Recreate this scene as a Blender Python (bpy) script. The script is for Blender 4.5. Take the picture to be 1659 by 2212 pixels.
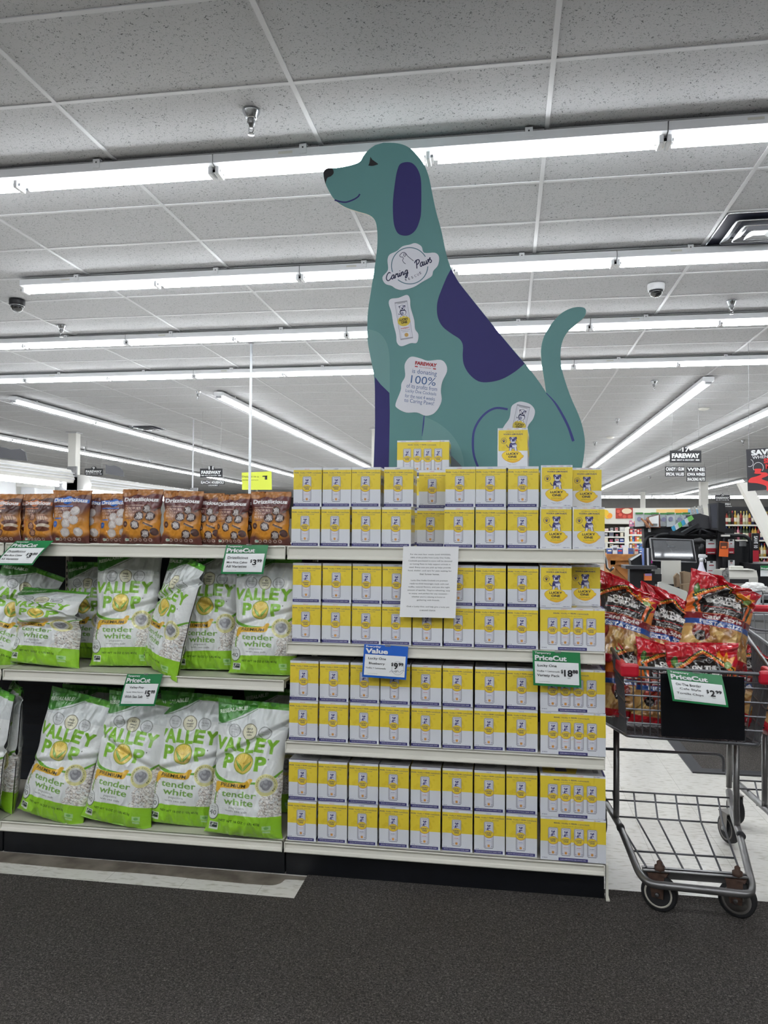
import bpy, bmesh, math, random
import numpy as np
from mathutils import Vector, Matrix, Euler
for _o in list(bpy.data.objects): bpy.data.objects.remove(_o)
S = bpy.context.scene
COL = S.collection
R = math.radians
PI = math.pi
# ------------------------------------------------------------------ camera, world, exposure
CH = 1.354
FPX, YAW, PITCH, ROLL = 1660.35, 0.1578, 0.026, 0.0078
cy, sy, cp, sp, cr, sr = math.cos(YAW), math.sin(YAW), math.cos(PITCH), math.sin(PITCH), math.cos(ROLL), math.sin(ROLL)
_F = np.array([-sy, cy, 0]); _r = np.array([cy, sy, 0]); _u = np.array([0, 0, 1.0])
CF = cp*_F + sp*_u; _u2 = -sp*_F + cp*_u
CR = cr*_r + sr*_u2; CU = -sr*_r + cr*_u2
cam = bpy.data.objects.new('camera', bpy.data.cameras.new('camera')); COL.objects.link(cam)
cam.matrix_world = Matrix(((CR[0], CU[0], -CF[0], 0), (CR[1], CU[1], -CF[1], 0), (CR[2], CU[2], -CF[2], CH), (0, 0, 0, 1)))
cam.data.sensor_fit = 'HORIZONTAL'; cam.data.sensor_width = 36.0
cam.data.lens = FPX/1659*36.0
cam.data.clip_start = 0.05; cam.data.clip_end = 200
S.camera = cam
W = bpy.data.worlds.new('world'); S.world = W; W.use_nodes = True
W.node_tree.nodes['Background'].inputs[0].default_value = (0.9, 0.93, 1.0, 1)
W.node_tree.nodes['Background'].inputs[1].default_value = 0.15
S.view_settings.view_transform = 'Standard'; S.view_settings.look = 'None'
S.view_settings.gamma = 1; S.view_settings.use_curve_mapping = False
S.view_settings.exposure = 0.0
TUBE_POWER = 30.0
S.cycles.use_light_tree = True
S.cycles.max_bounces = 8

def at(x, y, Y=None, Z=None, X=None):
    """the place a sight line from the camera reaches at a given depth, height or side"""
    d = CF + CR*((x-829.5)/FPX) - CU*((y-1106)/FPX)
    t = Y/d[1] if Y is not None else ((Z-CH)/d[2] if Z is not None else X/d[0])
    return Vector((d[0]*t, d[1]*t, d[2]*t + CH))

# ------------------------------------------------------------------ materials
def lin(c):
    return tuple((x/255/12.92 if x/255 <= 0.04045 else ((x/255+0.055)/1.055)**2.4) for x in c)
MATS = {}
def mat(name, c, rough=0.6, metal=0.0, noise=0.0, scale=40.0, bump=0.0, trans=0.0, emit=0.0, coat=0.0, c2=None, ior=1.45):
    if name in MATS: return MATS[name]
    m = bpy.data.materials.new(name); m.use_nodes = True
    nt = m.node_tree; b = nt.nodes['Principled BSDF']
    cl = lin(c)
    b.inputs['Base Color'].default_value = (*cl, 1)
    b.inputs['Roughness'].default_value = rough
    b.inputs['Metallic'].default_value = metal
    b.inputs['IOR'].default_value = ior
    if trans: b.inputs['Transmission Weight'].default_value = trans
    if coat: b.inputs['Coat Weight'].default_value = coat
    if emit:
        b.inputs['Emission Color'].default_value = (*cl, 1); b.inputs['Emission Strength'].default_value = emit
    if noise or bump:
        tc = nt.nodes.new('ShaderNodeTexCoord'); n = nt.nodes.new('ShaderNodeTexNoise')
        n.inputs['Scale'].default_value = scale; n.inputs['Detail'].default_value = 4
        nt.links.new(tc.outputs['Object'], n.inputs['Vector'])
        if noise:
            mx = nt.nodes.new('ShaderNodeMix'); mx.data_type = 'RGBA'
            d = lin(c2) if c2 else tuple(v*(1-noise) for v in cl)
            mx.inputs[6].default_value = (*cl, 1); mx.inputs[7].default_value = (*d, 1)
            rp = nt.nodes.new('ShaderNodeValToRGB'); rp.color_ramp.elements[0].position = 0.35; rp.color_ramp.elements[1].position = 0.65
            nt.links.new(n.outputs['Fac'], rp.inputs[0]); nt.links.new(rp.outputs[0], mx.inputs[0])
            nt.links.new(mx.outputs[2], b.inputs['Base Color'])
        if bump:
            bp = nt.nodes.new('ShaderNodeBump'); bp.inputs['Strength'].default_value = bump; bp.inputs['Distance'].default_value = 0.01
            nt.links.new(n.outputs['Fac'], bp.inputs['Height']); nt.links.new(bp.outputs[0], b.inputs['Normal'])
    MATS[name] = m
    return m
def artmat(name, rough=0.5, coat=0.0, bump=0.0, bscale=60):
    """printed artwork stored on the mesh as a colour attribute"""
    m = bpy.data.materials.new(name); m.use_nodes = True
    nt = m.node_tree; b = nt.nodes['Principled BSDF']
    a = nt.nodes.new('ShaderNodeVertexColor'); a.layer_name = 'print'
    nt.links.new(a.outputs[0], b.inputs['Base Color'])
    b.inputs['Roughness'].default_value = rough; b.inputs['Coat Weight'].default_value = coat
    b.inputs['Coat Roughness'].default_value = 0.12
    if bump:
        tc = nt.nodes.new('ShaderNodeTexCoord'); n = nt.nodes.new('ShaderNodeTexNoise')
        n.inputs['Scale'].default_value = bscale; n.inputs['Detail'].default_value = 3
        nt.links.new(tc.outputs['Object'], n.inputs['Vector'])
        bp = nt.nodes.new('ShaderNodeBump'); bp.inputs['Strength'].default_value = bump; bp.inputs['Distance'].default_value = 0.01
        nt.links.new(n.outputs['Fac'], bp.inputs['Height']); nt.links.new(bp.outputs[0], b.inputs['Normal'])
    MATS[name] = m
    return m

# ------------------------------------------------------------------ mesh builder
class MB:
    def __init__(s): s.v = []; s.f = []; s.m = []; s.mats = []; s.sm = []
    def mi(s, m):
        if m not in s.mats: s.mats.append(m)
        return s.mats.index(m)
    def add(s, vs, fs, m, smooth=False):
        o = len(s.v); s.v += [tuple(v) for v in vs]; k = s.mi(m)
        for f in fs: s.f.append(tuple(i+o for i in f)); s.m.append(k); s.sm.append(smooth)
        return s
    def box(s, a, b, m, M=None):
        x0, y0, z0 = a; x1, y1, z1 = b
        vs = [Vector(p) for p in ((x0,y0,z0),(x1,y0,z0),(x1,y1,z0),(x0,y1,z0),(x0,y0,z1),(x1,y0,z1),(x1,y1,z1),(x0,y1,z1))]
        if M is not None: vs = [M @ v for v in vs]
        return s.add(vs, [(0,3,2,1),(4,5,6,7),(0,1,5,4),(1,2,6,5),(2,3,7,6),(3,0,4,7)], m)
    def bbox(s, a, b, r, m, M=None):
        """box with bevelled edges"""
        bm = bmesh.new(); bmesh.ops.create_cube(bm, size=1)
        sx, sy_, sz = (b[0]-a[0], b[1]-a[1], b[2]-a[2])
        for v in bm.verts: v.co = Vector(((v.co.x+.5)*sx+a[0], (v.co.y+.5)*sy_+a[1], (v.co.z+.5)*sz+a[2]))
        bmesh.ops.bevel(bm, geom=bm.edges[:], offset=r, segments=2, affect='EDGES', profile=0.5)
        vs = [v.co.copy() if M is None else M @ v.co for v in bm.verts]
        bm.verts.index_update()
        s.add(vs, [[v.index for v in f.verts] for f in bm.faces], m, False); bm.free(); return s
    def tube(s, pts, r, m, n=6, closed=False, cap=True):
        pts = [Vector(p) for p in pts]; N = len(pts); vs = []; up = None
        for i, p in enumerate(pts):
            if closed: t = pts[(i+1) % N]-pts[i-1]
            else: t = pts[min(i+1, N-1)]-pts[max(i-1, 0)]
            t.normalize()
            if up is None: up = t.orthogonal().normalized()
            else:
                up = up - t*up.dot(t)
                up = t.orthogonal().normalized() if up.length < 1e-6 else up.normalized()
            w = t.cross(up)
            rr = r[i] if isinstance(r, (list, tuple)) else r
            for k in range(n):
                a = 2*PI*k/n; vs.append(p+(up*math.cos(a)+w*math.sin(a))*rr)
        fs = []
        for i in range(N if closed else N-1):
            j = (i+1) % N
            for k in range(n): fs.append((i*n+k, i*n+(k+1) % n, j*n+(k+1) % n, j*n+k))
        if cap and not closed: fs += [tuple(range(n))[::-1], tuple(range((N-1)*n, N*n))]
        return s.add(vs, fs, m, n > 5)
    def bend(s, pts, r, rad, m, n=8, closed=False):
        """tube through pts with rounded corners"""
        return s.tube(rounded(pts, rad, closed=closed), r, m, n, closed)
    def lathe(s, prof, m, n=20, M=None, smooth=True):
        vs = []
        for (r, z) in prof:
            for k in range(n):
                a = 2*PI*k/n; v = Vector((r*math.cos(a), r*math.sin(a), z)); vs.append(M @ v if M is not None else v)
        fs = [(i*n+k, i*n+(k+1) % n, (i+1)*n+(k+1) % n, (i+1)*n+k) for i in range(len(prof)-1) for k in range(n)]
        fs += [tuple(range(n))[::-1], tuple(range((len(prof)-1)*n, len(prof)*n))]
        return s.add(vs, fs, m, smooth)
    def prism(s, poly, a, b, m, axis='y', side=None):
        """outline in (x,z) extruded along y from a to b"""
        n = len(poly)
        if axis == 'y': P = lambda p, t: (p[0], t, p[1])
        elif axis == 'x': P = lambda p, t: (t, p[0], p[1])
        else: P = lambda p, t: (p[0], p[1], t)
        tr = tess(poly)
        vs = [P(p, a) for p in poly]+[P(p, b) for p in poly]
        s.add(vs, [t for t in tr]+[tuple(n+i for i in t[::-1]) for t in tr], m)
        s.add(vs, [(i, (i+1) % n, n+(i+1) % n, n+i) for i in range(n)], side or m)
        return s
    def flat(s, poly, m, P):
        """flat coloured patch, P maps (x,y) to 3D"""
        return s.add([P(*p) for p in poly], tess(poly), m)
    def text(s, string, cx, cyy, w, h, m, P, bold=0.0, shear=0.0, rot=0.0, align='c', sub=0):
        V, Fc = glyphs(string, min(bold, .016))
        if not len(V): return s
        mn, mxx = V.min(0), V.max(0); sz = mxx-mn
        sc_x = (w/sz[0]) if w else None; sc_y = (h/sz[1]) if h else None
        if sc_x is None: sc_x = sc_y
        if sc_y is None: sc_y = sc_x
        q = (V-mn-sz/2)*np.array([sc_x, sc_y])
        if align == 'l': q[:, 0] += sz[0]*sc_x/2
        if align == 'r': q[:, 0] -= sz[0]*sc_x/2
        q[:, 0] += q[:, 1]*shear
        c, n_ = math.cos(rot), math.sin(rot); e = max(bold-.016, 0)*.8   # heavy weights: the strokes are laid down several times, slightly apart
        for dx, dy in ([(0, 0)] if e == 0 else [(-e, -e), (e, -e), (-e, e), (e, e), (0, 0)]):
            vs = [Vector(P(cx+c*(a+dx*sc_x)-n_*(b+dy*sc_y), cyy+n_*(a+dx*sc_x)+c*(b+dy*sc_y))) for a, b in q]
            k_ = (dx > 0)+2*(dy > 0)+(4 if dx == 0 else 0)
            if e: vs = [v-Vector((0, (k_+1)*max(.00012, v.y*.0001), 0)) for v in vs]
            s.add(vs, Fc, m)
        return s
    def build(s, name, parent=None, smooth=None):
        me = bpy.data.meshes.new(name); me.from_pydata(s.v, [], s.f)
        for m in s.mats: me.materials.append(m)
        me.polygons.foreach_set('material_index', s.m)
        me.polygons.foreach_set('use_smooth', s.sm if smooth is None else [smooth]*len(s.f))
        me.update()
        o = bpy.data.objects.new(name, me); COL.objects.link(o)
        if parent is not None: o.parent = parent
        return o
def tess(poly):
    from mathutils.geometry import tessellate_polygon
    return [tuple(t) for t in tessellate_polygon([[Vector((p[0], p[1], 0)) for p in poly]])]
def rounded(pts, rad, k=5, closed=False):
    pts = [Vector(p) for p in pts]; out = []; N = len(pts)
    for i, p in enumerate(pts):
        if not closed and i in (0, N-1): out.append(p); continue
        a = pts[i-1]-p; b = pts[(i+1) % N]-p
        r = min(rad, a.length*.45, b.length*.45); A = p+a.normalized()*r; B = p+b.normalized()*r
        for j in range(k+1):
            t = j/k; out.append(A*(1-t)**2+p*2*t*(1-t)+B*t*t)
    return out
def spline(pts, k=5, closed=True):
    out = []; N = len(pts)
    for i in range(N if closed else N-1):
        if closed: p0, p1, p2, p3 = pts[i-1], pts[i], pts[(i+1) % N], pts[(i+2) % N]
        else: p0, p1, p2, p3 = pts[max(i-1, 0)], pts[i], pts[i+1], pts[min(i+2, N-1)]
        for j in range(k):
            t = j/k; a = []
            for d in range(len(p1)):
                a.append(.5*((2*p1[d])+(-p0[d]+p2[d])*t+(2*p0[d]-5*p1[d]+4*p2[d]-p3[d])*t*t+(-p0[d]+3*p1[d]-3*p2[d]+p3[d])*t**3))
            out.append(tuple(a))
    if not closed: out.append(tuple(pts[-1]))
    return out
def stroke(pts, w):
    """band of width w (number or list) around a 2D path"""
    L, Rr = [], []; n = len(pts)
    for i in range(n):
        a = np.array(pts[max(i-1, 0)], float); b = np.array(pts[min(i+1, n-1)], float); t = b-a; t /= (np.linalg.norm(t)+1e-9)
        q = np.array([-t[1], t[0]])*(w[i] if hasattr(w, '__len__') else w)/2; p = np.array(pts[i])
        L.append(tuple(p+q)); Rr.append(tuple(p-q))
    return L+Rr[::-1]
def ring(cx, cyy, rx, ry, n=24): return [(cx+rx*math.cos(2*PI*i/n), cyy+ry*math.sin(2*PI*i/n)) for i in range(n)]
_G = {}
def glyphs(string, bold=0.0):
    key = (string, bold)
    if key in _G: return _G[key]
    cu = bpy.data.curves.new('t', 'FONT'); cu.body = string; cu.size = 1; cu.offset = bold; cu.resolution_u = 3
    o = bpy.data.objects.new('t', cu); COL.objects.link(o)
    dg = bpy.context.evaluated_depsgraph_get(); me = bpy.data.meshes.new_from_object(o.evaluated_get(dg))
    V = np.array([(v.co.x, v.co.y) for v in me.vertices]) if len(me.vertices) else np.zeros((0, 2))
    Fc = [tuple(p.vertices) for p in me.polygons]
    bpy.data.objects.remove(o); bpy.data.curves.remove(cu); bpy.data.meshes.remove(me)
    _G[key] = (V, Fc); return _G[key]

# ------------------------------------------------------------------ object bookkeeping
def tag(o, label=None, cat=None, group=None, kind=None):
    if label: o['label'] = label
    if cat: o['category'] = cat
    if group: o['group'] = group
    if kind: o['kind'] = kind
    return o
def empty(name, loc=(0, 0, 0), rz=0.0):
    o = bpy.data.objects.new(name, None); COL.objects.link(o); o.location = loc; o.rotation_euler = (0, 0, rz)
    o.empty_display_size = 0.05
    return o
def structure(o): o['kind'] = 'structure'; return o
def dup(root, loc=None, rot=None, label=None, group=None):
    def cp_(o, par):
        c = o.copy(); COL.objects.link(c)
        if par is not None: c.parent = par
        for ch in KIDS(o): cp_(ch, c)
        return c
    r = cp_(root, None)
    if loc is not None: r.location = loc
    if rot is not None: r.rotation_euler = rot
    if label: r['label'] = label
    if group: r['group'] = group
    return r
def KIDS(o): return list(o.children)
ORD = ['first', 'second', 'third', 'fourth', 'fifth', 'sixth', 'seventh', 'eighth', 'ninth', 'tenth', 'eleventh', 'twelfth', 'thirteenth', 'fourteenth', 'fifteenth', 'sixteenth', 'seventeenth', 'eighteenth', 'nineteenth', 'twentieth']

# ------------------------------------------------------------------ printed artwork: a small rasteriser writing a colour grid
class Art:
    SS = 2
    def __init__(s, w, h, bg):
        s.w, s.h = w, h; s.W, s.H = w*s.SS, h*s.SS
        s.a = np.zeros((s.H, s.W, 3)); s.a[:] = lin(bg)
        yy, xx = np.mgrid[0:s.H, 0:s.W]; s.X = (xx+.5)/s.W; s.Y = (yy+.5)/s.H   # 0..1, y down
    def put(s, mask, c, al=1.0):
        c = np.array(lin(c)) if not isinstance(c, np.ndarray) else c
        if isinstance(mask, tuple):
            y0, y1, x0, x1, mm = mask
            s.a[y0:y1, x0:x1][mm] = s.a[y0:y1, x0:x1][mm]*(1-al)+c*al
        else: s.a[mask] = s.a[mask]*(1-al)+c*al
    def rect(s, x0, y0, x1, y1, c, al=1.0): s.put((s.X >= x0) & (s.X < x1) & (s.Y >= y0) & (s.Y < y1), c, al)
    def ell(s, x, y, rx, ry, c, al=1.0, rot=0.0):
        k = s.h/s.w; m_ = max(rx, ry*k) if rot else rx; n_ = max(rx/k, ry) if rot else ry
        x0 = max(int((x-m_)*s.W)-1, 0); x1 = min(int((x+m_)*s.W)+2, s.W); y0 = max(int((y-n_)*s.H)-1, 0); y1 = min(int((y+n_)*s.H)+2, s.H)
        if x0 >= x1 or y0 >= y1: return
        dx, dy = s.X[y0:y1, x0:x1]-x, s.Y[y0:y1, x0:x1]-y
        if rot:
            cc, ss = math.cos(rot), math.sin(rot); dy2 = dy*k
            dx, dy = cc*dx+ss*dy2, (-ss*dx+cc*dy2)/k
        s.put((y0, y1, x0, x1, (dx/rx)**2+(dy/ry)**2 <= 1), c, al)
    def tri(s, A, B, C, c, al=1.0):
        xs = [A[0], B[0], C[0]]; ys = [A[1], B[1], C[1]]
        x0 = max(int(min(xs)*s.W)-1, 0); x1 = min(int(max(xs)*s.W)+2, s.W)
        y0 = max(int(min(ys)*s.H)-1, 0); y1 = min(int(max(ys)*s.H)+2, s.H)
        if x0 >= x1 or y0 >= y1: return
        X = s.X[y0:y1, x0:x1]; Y = s.Y[y0:y1, x0:x1]
        def e(p, q): return (q[0]-p[0])*(Y-p[1])-(q[1]-p[1])*(X-p[0])
        a, b, d = e(A, B), e(B, C), e(C, A)
        s.put((y0, y1, x0, x1, ((a >= 0) & (b >= 0) & (d >= 0)) | ((a <= 0) & (b <= 0) & (d <= 0))), c, al)
    def poly(s, P, c, al=1.0):
        if al < 1:
            base = s.a.copy()
            for t in tess(P): s.tri(*[P[i] for i in t], c)
            s.a = base*(1-al)+s.a*al
            return
        for t in tess(P): s.tri(*[P[i] for i in t], c)
    def line(s, pts, w, c, al=1.0):
        k = s.h/s.w
        q = stroke([(x, y*k) for x, y in pts], w)
        s.poly([(x, y/k) for x, y in q], c, al)
    def ringl(s, x, y, rx, ry, w, c, inner):
        s.ell(x, y, rx, ry, c); s.ell(x, y, rx-w, ry-w*s.w/s.h, inner)
    def text(s, st, x, y, w, h, c, bold=0.0, shear=0.0, rot=0.0, arc=0.0):
        if bold > .016:
            e = (bold-.016)*.9; V = glyphs(st, .016)[0]; sz = V.max(0)-V.min(0); ex, ey = e*w/sz[0], e*h/sz[1]
            for dx, dy in ((-ex, -ey), (ex, -ey), (-ex, ey), (ex, ey), (0, 0)): s.text(st, x+dx, y+dy, w, h, c, .016, shear, rot, arc)
            return
        V, Fc = glyphs(st, bold)
        mn, mx = V.min(0), V.max(0); q = (V-mn)/(mx-mn)-.5
        q[:, 0] = q[:, 0]*w; q[:, 1] = -q[:, 1]*h
        q[:, 0] -= q[:, 1]*shear
        if arc: q[:, 1] += arc*(q[:, 0]/w*2)**2
        if rot:
            k = s.h/s.w; cc, ss = math.cos(rot), math.sin(rot)
            a = cc*q[:, 0]-ss*q[:, 1]*k; b = (ss*q[:, 0]+cc*q[:, 1]*k)/k; q = np.stack([a, b], 1)
        q += np.array([x, y])
        for f in Fc:
            for i in range(1, len(f)-1): s.tri(q[f[0]], q[f[i]], q[f[i+1]], c)
    def out(s):
        return s.a.reshape(s.h, s.SS, s.w, s.SS, 3).mean((1, 3))
def vnoise(x, y, seed=0, octs=4):
    """cheap smooth noise on arrays"""
    r = np.random.RandomState(seed); o = np.zeros_like(x)
    for k in range(octs):
        f = 2.0**k
        for j in range(3):
            a = r.uniform(0, 2*PI); ph = r.uniform(0, 2*PI, 2)
            u = (x*math.cos(a)+y*math.sin(a))*f; v = (-x*math.sin(a)+y*math.cos(a))*f
            o += np.sin(u*2.3+ph[0]+1.3*np.sin(v*1.7+ph[1]))/f/3
    return o
def grid_mesh(name, img, fn, m, extra=None, smooth=True):
    """mesh whose front is a dense grid carrying img (h,w,3), fn(u,v)->x,y,z with u -1..1, v 0..1 upward"""
    h, w = img.shape[:2]
    uu, vv = np.meshgrid(np.linspace(-1, 1, w), np.linspace(1, 0, h))
    x, y, z = fn(uu, vv)
    V = np.stack([x, y, z], -1).reshape(-1, 3); C = img.reshape(-1, 3)
    i = np.arange((h-1)*(w-1)); r_, c_ = i//(w-1), i % (w-1); a = r_*w+c_
    Fq = np.stack([a, a+w, a+w+1, a+1], 1)
    nF = len(Fq)
    mats = [m]; vs2 = []; fs2 = []; ms2 = []; cs2 = []
    if extra is not None:
        eV, eF, eC, = extra
        o = len(V); V = np.concatenate([V, eV]); C = np.concatenate([C, eC])
        Fl = np.concatenate([Fq, np.array(eF)+o])
    else: Fl = Fq
    me = bpy.data.meshes.new(name)
    me.vertices.add(len(V)); me.vertices.foreach_set('co', V.astype(np.float32).ravel())
    me.loops.add(len(Fl)*4); me.loops.foreach_set('vertex_index', Fl.astype(np.int32).ravel())
    me.polygons.add(len(Fl)); me.polygons.foreach_set('loop_start', np.arange(0, len(Fl)*4, 4, dtype=np.int32))
    me.update(calc_edges=True)
    ca = me.color_attributes.new('print', 'FLOAT_COLOR', 'POINT')
    ca.data.foreach_set('color', np.concatenate([C, np.ones((len(C), 1))], 1).astype(np.float32).ravel())
    me.materials.append(m)
    me.polygons.foreach_set('use_smooth', np.full(len(Fl), smooth))
    me.validate()
    return me
def link(me, name, parent=None):
    o = bpy.data.objects.new(name, me); COL.objects.link(o)
    if parent is not None: o.parent = parent
    return o
# ------------------------------------------------------------------ common materials
M_ceil = bpy.data.materials.new('ceiling_tile'); M_ceil.use_nodes = True
nt = M_ceil.node_tree; b = nt.nodes['Principled BSDF']; b.inputs['Roughness'].default_value = 0.95
tc = nt.nodes.new('ShaderNodeTexCoord'); mp = nt.nodes.new('ShaderNodeMapping'); mp.inputs['Scale'].default_value = (1, 1, 1)
nt.links.new(tc.outputs['Object'], mp.inputs[0])
n1 = nt.nodes.new('ShaderNodeTexNoise'); n1.inputs['Scale'].default_value = 95; n1.inputs['Detail'].default_value = 3; n1.inputs['Distortion'].default_value = 1.4
rp = nt.nodes.new('ShaderNodeValToRGB'); rp.color_ramp.elements[0].position = 0.34; rp.color_ramp.elements[0].color = (*lin((92, 92, 93)), 1)
rp.color_ramp.elements[1].position = 0.40; rp.color_ramp.elements[1].color = (*lin((182, 182, 184)), 1)
nt.links.new(mp.outputs[0], n1.inputs['Vector']); nt.links.new(n1.outputs['Fac'], rp.inputs[0]); nt.links.new(rp.outputs[0], b.inputs['Base Color'])
bp = nt.nodes.new('ShaderNodeBump'); bp.inputs['Strength'].default_value = 0.25; bp.inputs['Distance'].default_value = 0.004
nt.links.new(n1.outputs['Fac'], bp.inputs['Height']); nt.links.new(bp.outputs[0], b.inputs['Normal'])
M_tbar = mat('tbar_white', (196, 196, 198), 0.5)
# vinyl floor: 12 inch tiles with faint flecks
M_floor = bpy.data.materials.new('vinyl_floor'); M_floor.use_nodes = True
nt = M_floor.node_tree; b = nt.nodes['Principled BSDF']; b.inputs['Roughness'].default_value = 0.22
tc = nt.nodes.new('ShaderNodeTexCoord')
br = nt.nodes.new('ShaderNodeTexBrick'); br.offset = 0; br.inputs['Scale'].default_value = 1; br.inputs['Brick Width'].default_value = 0.305; br.inputs['Row Height'].default_value = 0.305
br.inputs['Mortar Size'].default_value = 0.0008
br.inputs['Color1'].default_value = (*lin((226, 223, 216)), 1); br.inputs['Color2'].default_value = (*lin((232, 229, 222)), 1); br.inputs['Mortar'].default_value = (*lin((178, 174, 164)), 1)
n2 = nt.nodes.new('ShaderNodeTexNoise'); n2.inputs['Scale'].default_value = 22; n2.inputs['Detail'].default_value = 6
mp = nt.nodes.new('ShaderNodeMapping'); mp.inputs['Scale'].default_value = (1, 3.0, 1)
nt.links.new(tc.outputs['Object'], mp.inputs[0]); nt.links.new(mp.outputs[0], n2.inputs['Vector']); nt.links.new(tc.outputs['Object'], br.inputs['Vector'])
mx = nt.nodes.new('ShaderNodeMix'); mx.data_type = 'RGBA'; mx.blend_type = 'MULTIPLY'; mx.inputs[7].default_value = (*lin((214, 211, 204)), 1)
rp = nt.nodes.new('ShaderNodeValToRGB'); rp.color_ramp.elements[0].position = 0.52; rp.color_ramp.elements[1].position = 0.72
nt.links.new(n2.outputs['Fac'], rp.inputs[0]); nt.links.new(rp.outputs[0], mx.inputs[0]); nt.links.new(br.outputs[0], mx.inputs[6]); nt.links.new(mx.outputs[2], b.inputs['Base Color'])
# carpet
M_carpet = bpy.data.materials.new('charcoal_carpet'); M_carpet.use_nodes = True
nt = M_carpet.node_tree; b = nt.nodes['Principled BSDF']; b.inputs['Roughness'].default_value = 1.0; b.inputs['Specular IOR Level'].default_value = 0.1
tc = nt.nodes.new('ShaderNodeTexCoord')
n3 = nt.nodes.new('ShaderNodeTexNoise'); n3.inputs['Scale'].default_value = 170; n3.inputs['Detail'].default_value = 5; n3.inputs['Roughness'].default_value = 0.75; n3.inputs['Distortion'].default_value = 1.0
nt.links.new(tc.outputs['Object'], n3.inputs['Vector'])
rp = nt.nodes.new('ShaderNodeValToRGB'); e = rp.color_ramp.elements
e[0].position = 0.30; e[0].color = (*lin((40, 39, 39)), 1); e[1].position = 0.72; e[1].color = (*lin((158, 152, 146)), 1)
e.new(0.5).color = (*lin((82, 79, 77)), 1)
nt.links.new(n3.outputs['Fac'], rp.inputs[0])
n4 = nt.nodes.new('ShaderNodeTexNoise'); n4.inputs['Scale'].default_value = 2.5; nt.links.new(tc.outputs['Object'], n4.inputs['Vector'])
mx = nt.nodes.new('ShaderNodeMix'); mx.data_type = 'RGBA'; mx.blend_type = 'MULTIPLY'; mx.inputs[7].default_value = (0.82, 0.78, 0.74, 1)
nt.links.new(n4.outputs['Fac'], mx.inputs[0]); nt.links.new(rp.outputs[0], mx.inputs[6]); nt.links.new(mx.outputs[2], b.inputs['Base Color'])
bp = nt.nodes.new('ShaderNodeBump'); bp.inputs['Strength'].default_value = 1.0; bp.inputs['Distance'].default_value = 0.006
nt.links.new(n3.outputs['Fac'], bp.inputs['Height']); nt.links.new(bp.outputs[0], b.inputs['Normal'])
M_wall = mat('wall_paint', (226, 224, 218), 0.8, noise=0.03, scale=3)
M_dwall = mat('dark_wall', (92, 90, 88), 0.8, noise=0.1, scale=3)
M_enamel = mat('white_enamel', (232, 233, 236), 0.3)
M_tube = bpy.data.materials.new('fluorescent_tube'); M_tube.use_nodes = True
nt = M_tube.node_tree; b = nt.nodes['Principled BSDF']; b.inputs['Base Color'].default_value = (0.9, 0.9, 0.9, 1)
b.inputs['Emission Color'].default_value = (0.93, 0.97, 1.0, 1); b.inputs['Emission Strength'].default_value = TUBE_POWER
M_chrome = mat('chrome', (190, 192, 196), 0.18, 1.0)
M_steel = mat('grey_steel', (150, 150, 152), 0.35, 0.9, noise=0.2, scale=30)
M_black = mat('black_plastic', (16, 17, 22), 0.45)
M_blackm = mat('black_enamel', (12, 14, 20), 0.4, noise=0.3, scale=14)
M_dark = mat('dark_grey', (52, 52, 56), 0.5)
M_beige = mat('shelf_beige', (204, 200, 186), 0.42, noise=0.03, scale=8)
M_beige2 = mat('shelf_beige_edge', (222, 219, 207), 0.4)
M_white = mat('white_card', (236, 237, 240), 0.55)
M_cream = mat('cream_plastic', (213, 211, 203), 0.5)
M_ink = mat('black_ink', (26, 24, 28), 0.6)
M_clear = mat('clear_plastic', (235, 238, 240), 0.15, trans=0.85)

# ------------------------------------------------------------------ the setting
CZ = 3.485
X0, X1, Y0, Y1 = -18.0, 17.0, -9.0, 47.0
structure(MB().box((X0, Y0, -0.1), (X1, Y1, 0), M_floor).build('floor'))
structure(MB().box((X0, Y0, CZ+.006), (X1, Y1, CZ+.1), M_ceil).build('ceiling'))
structure(MB().box((X0-.15, Y0, 0), (X0, Y1, CZ), M_wall).build('wall_left'))
structure(MB().box((X1, Y0, 0), (X1+.15, Y1, CZ), M_wall).build('wall_right'))
structure(MB().box((X0, Y0-.15, 0), (X1, Y0, CZ), M_wall).build('wall_front'))
g = MB(); g.box((X0, Y1, 0), (X1, Y1+.15, 2.15), M_wall); g.box((X0, Y1, 2.15), (X1, Y1+.15, CZ), M_dwall)
structure(g.build('wall_back'))
# ceiling grid
MX, NY = -1.0164, 3.4894
g = MB()
i0 = int((X0-MX)/1.22); i1 = int((X1-MX)/1.22); j0 = int((Y0-NY)/.61); j1 = int((Y1-NY)/.61)
for i in range(i0, i1+1):
    x = MX+1.22*i; g.box((x-.012, Y0, CZ), (x+.012, Y1, CZ+.008), M_tbar)
for j in range(j0, j1+1):
    y = NY+.61*j; g.box((X0, y-.012, CZ+.001), (X1, y+.012, CZ+.008), M_tbar)
structure(g.build('trim_1'))
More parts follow.
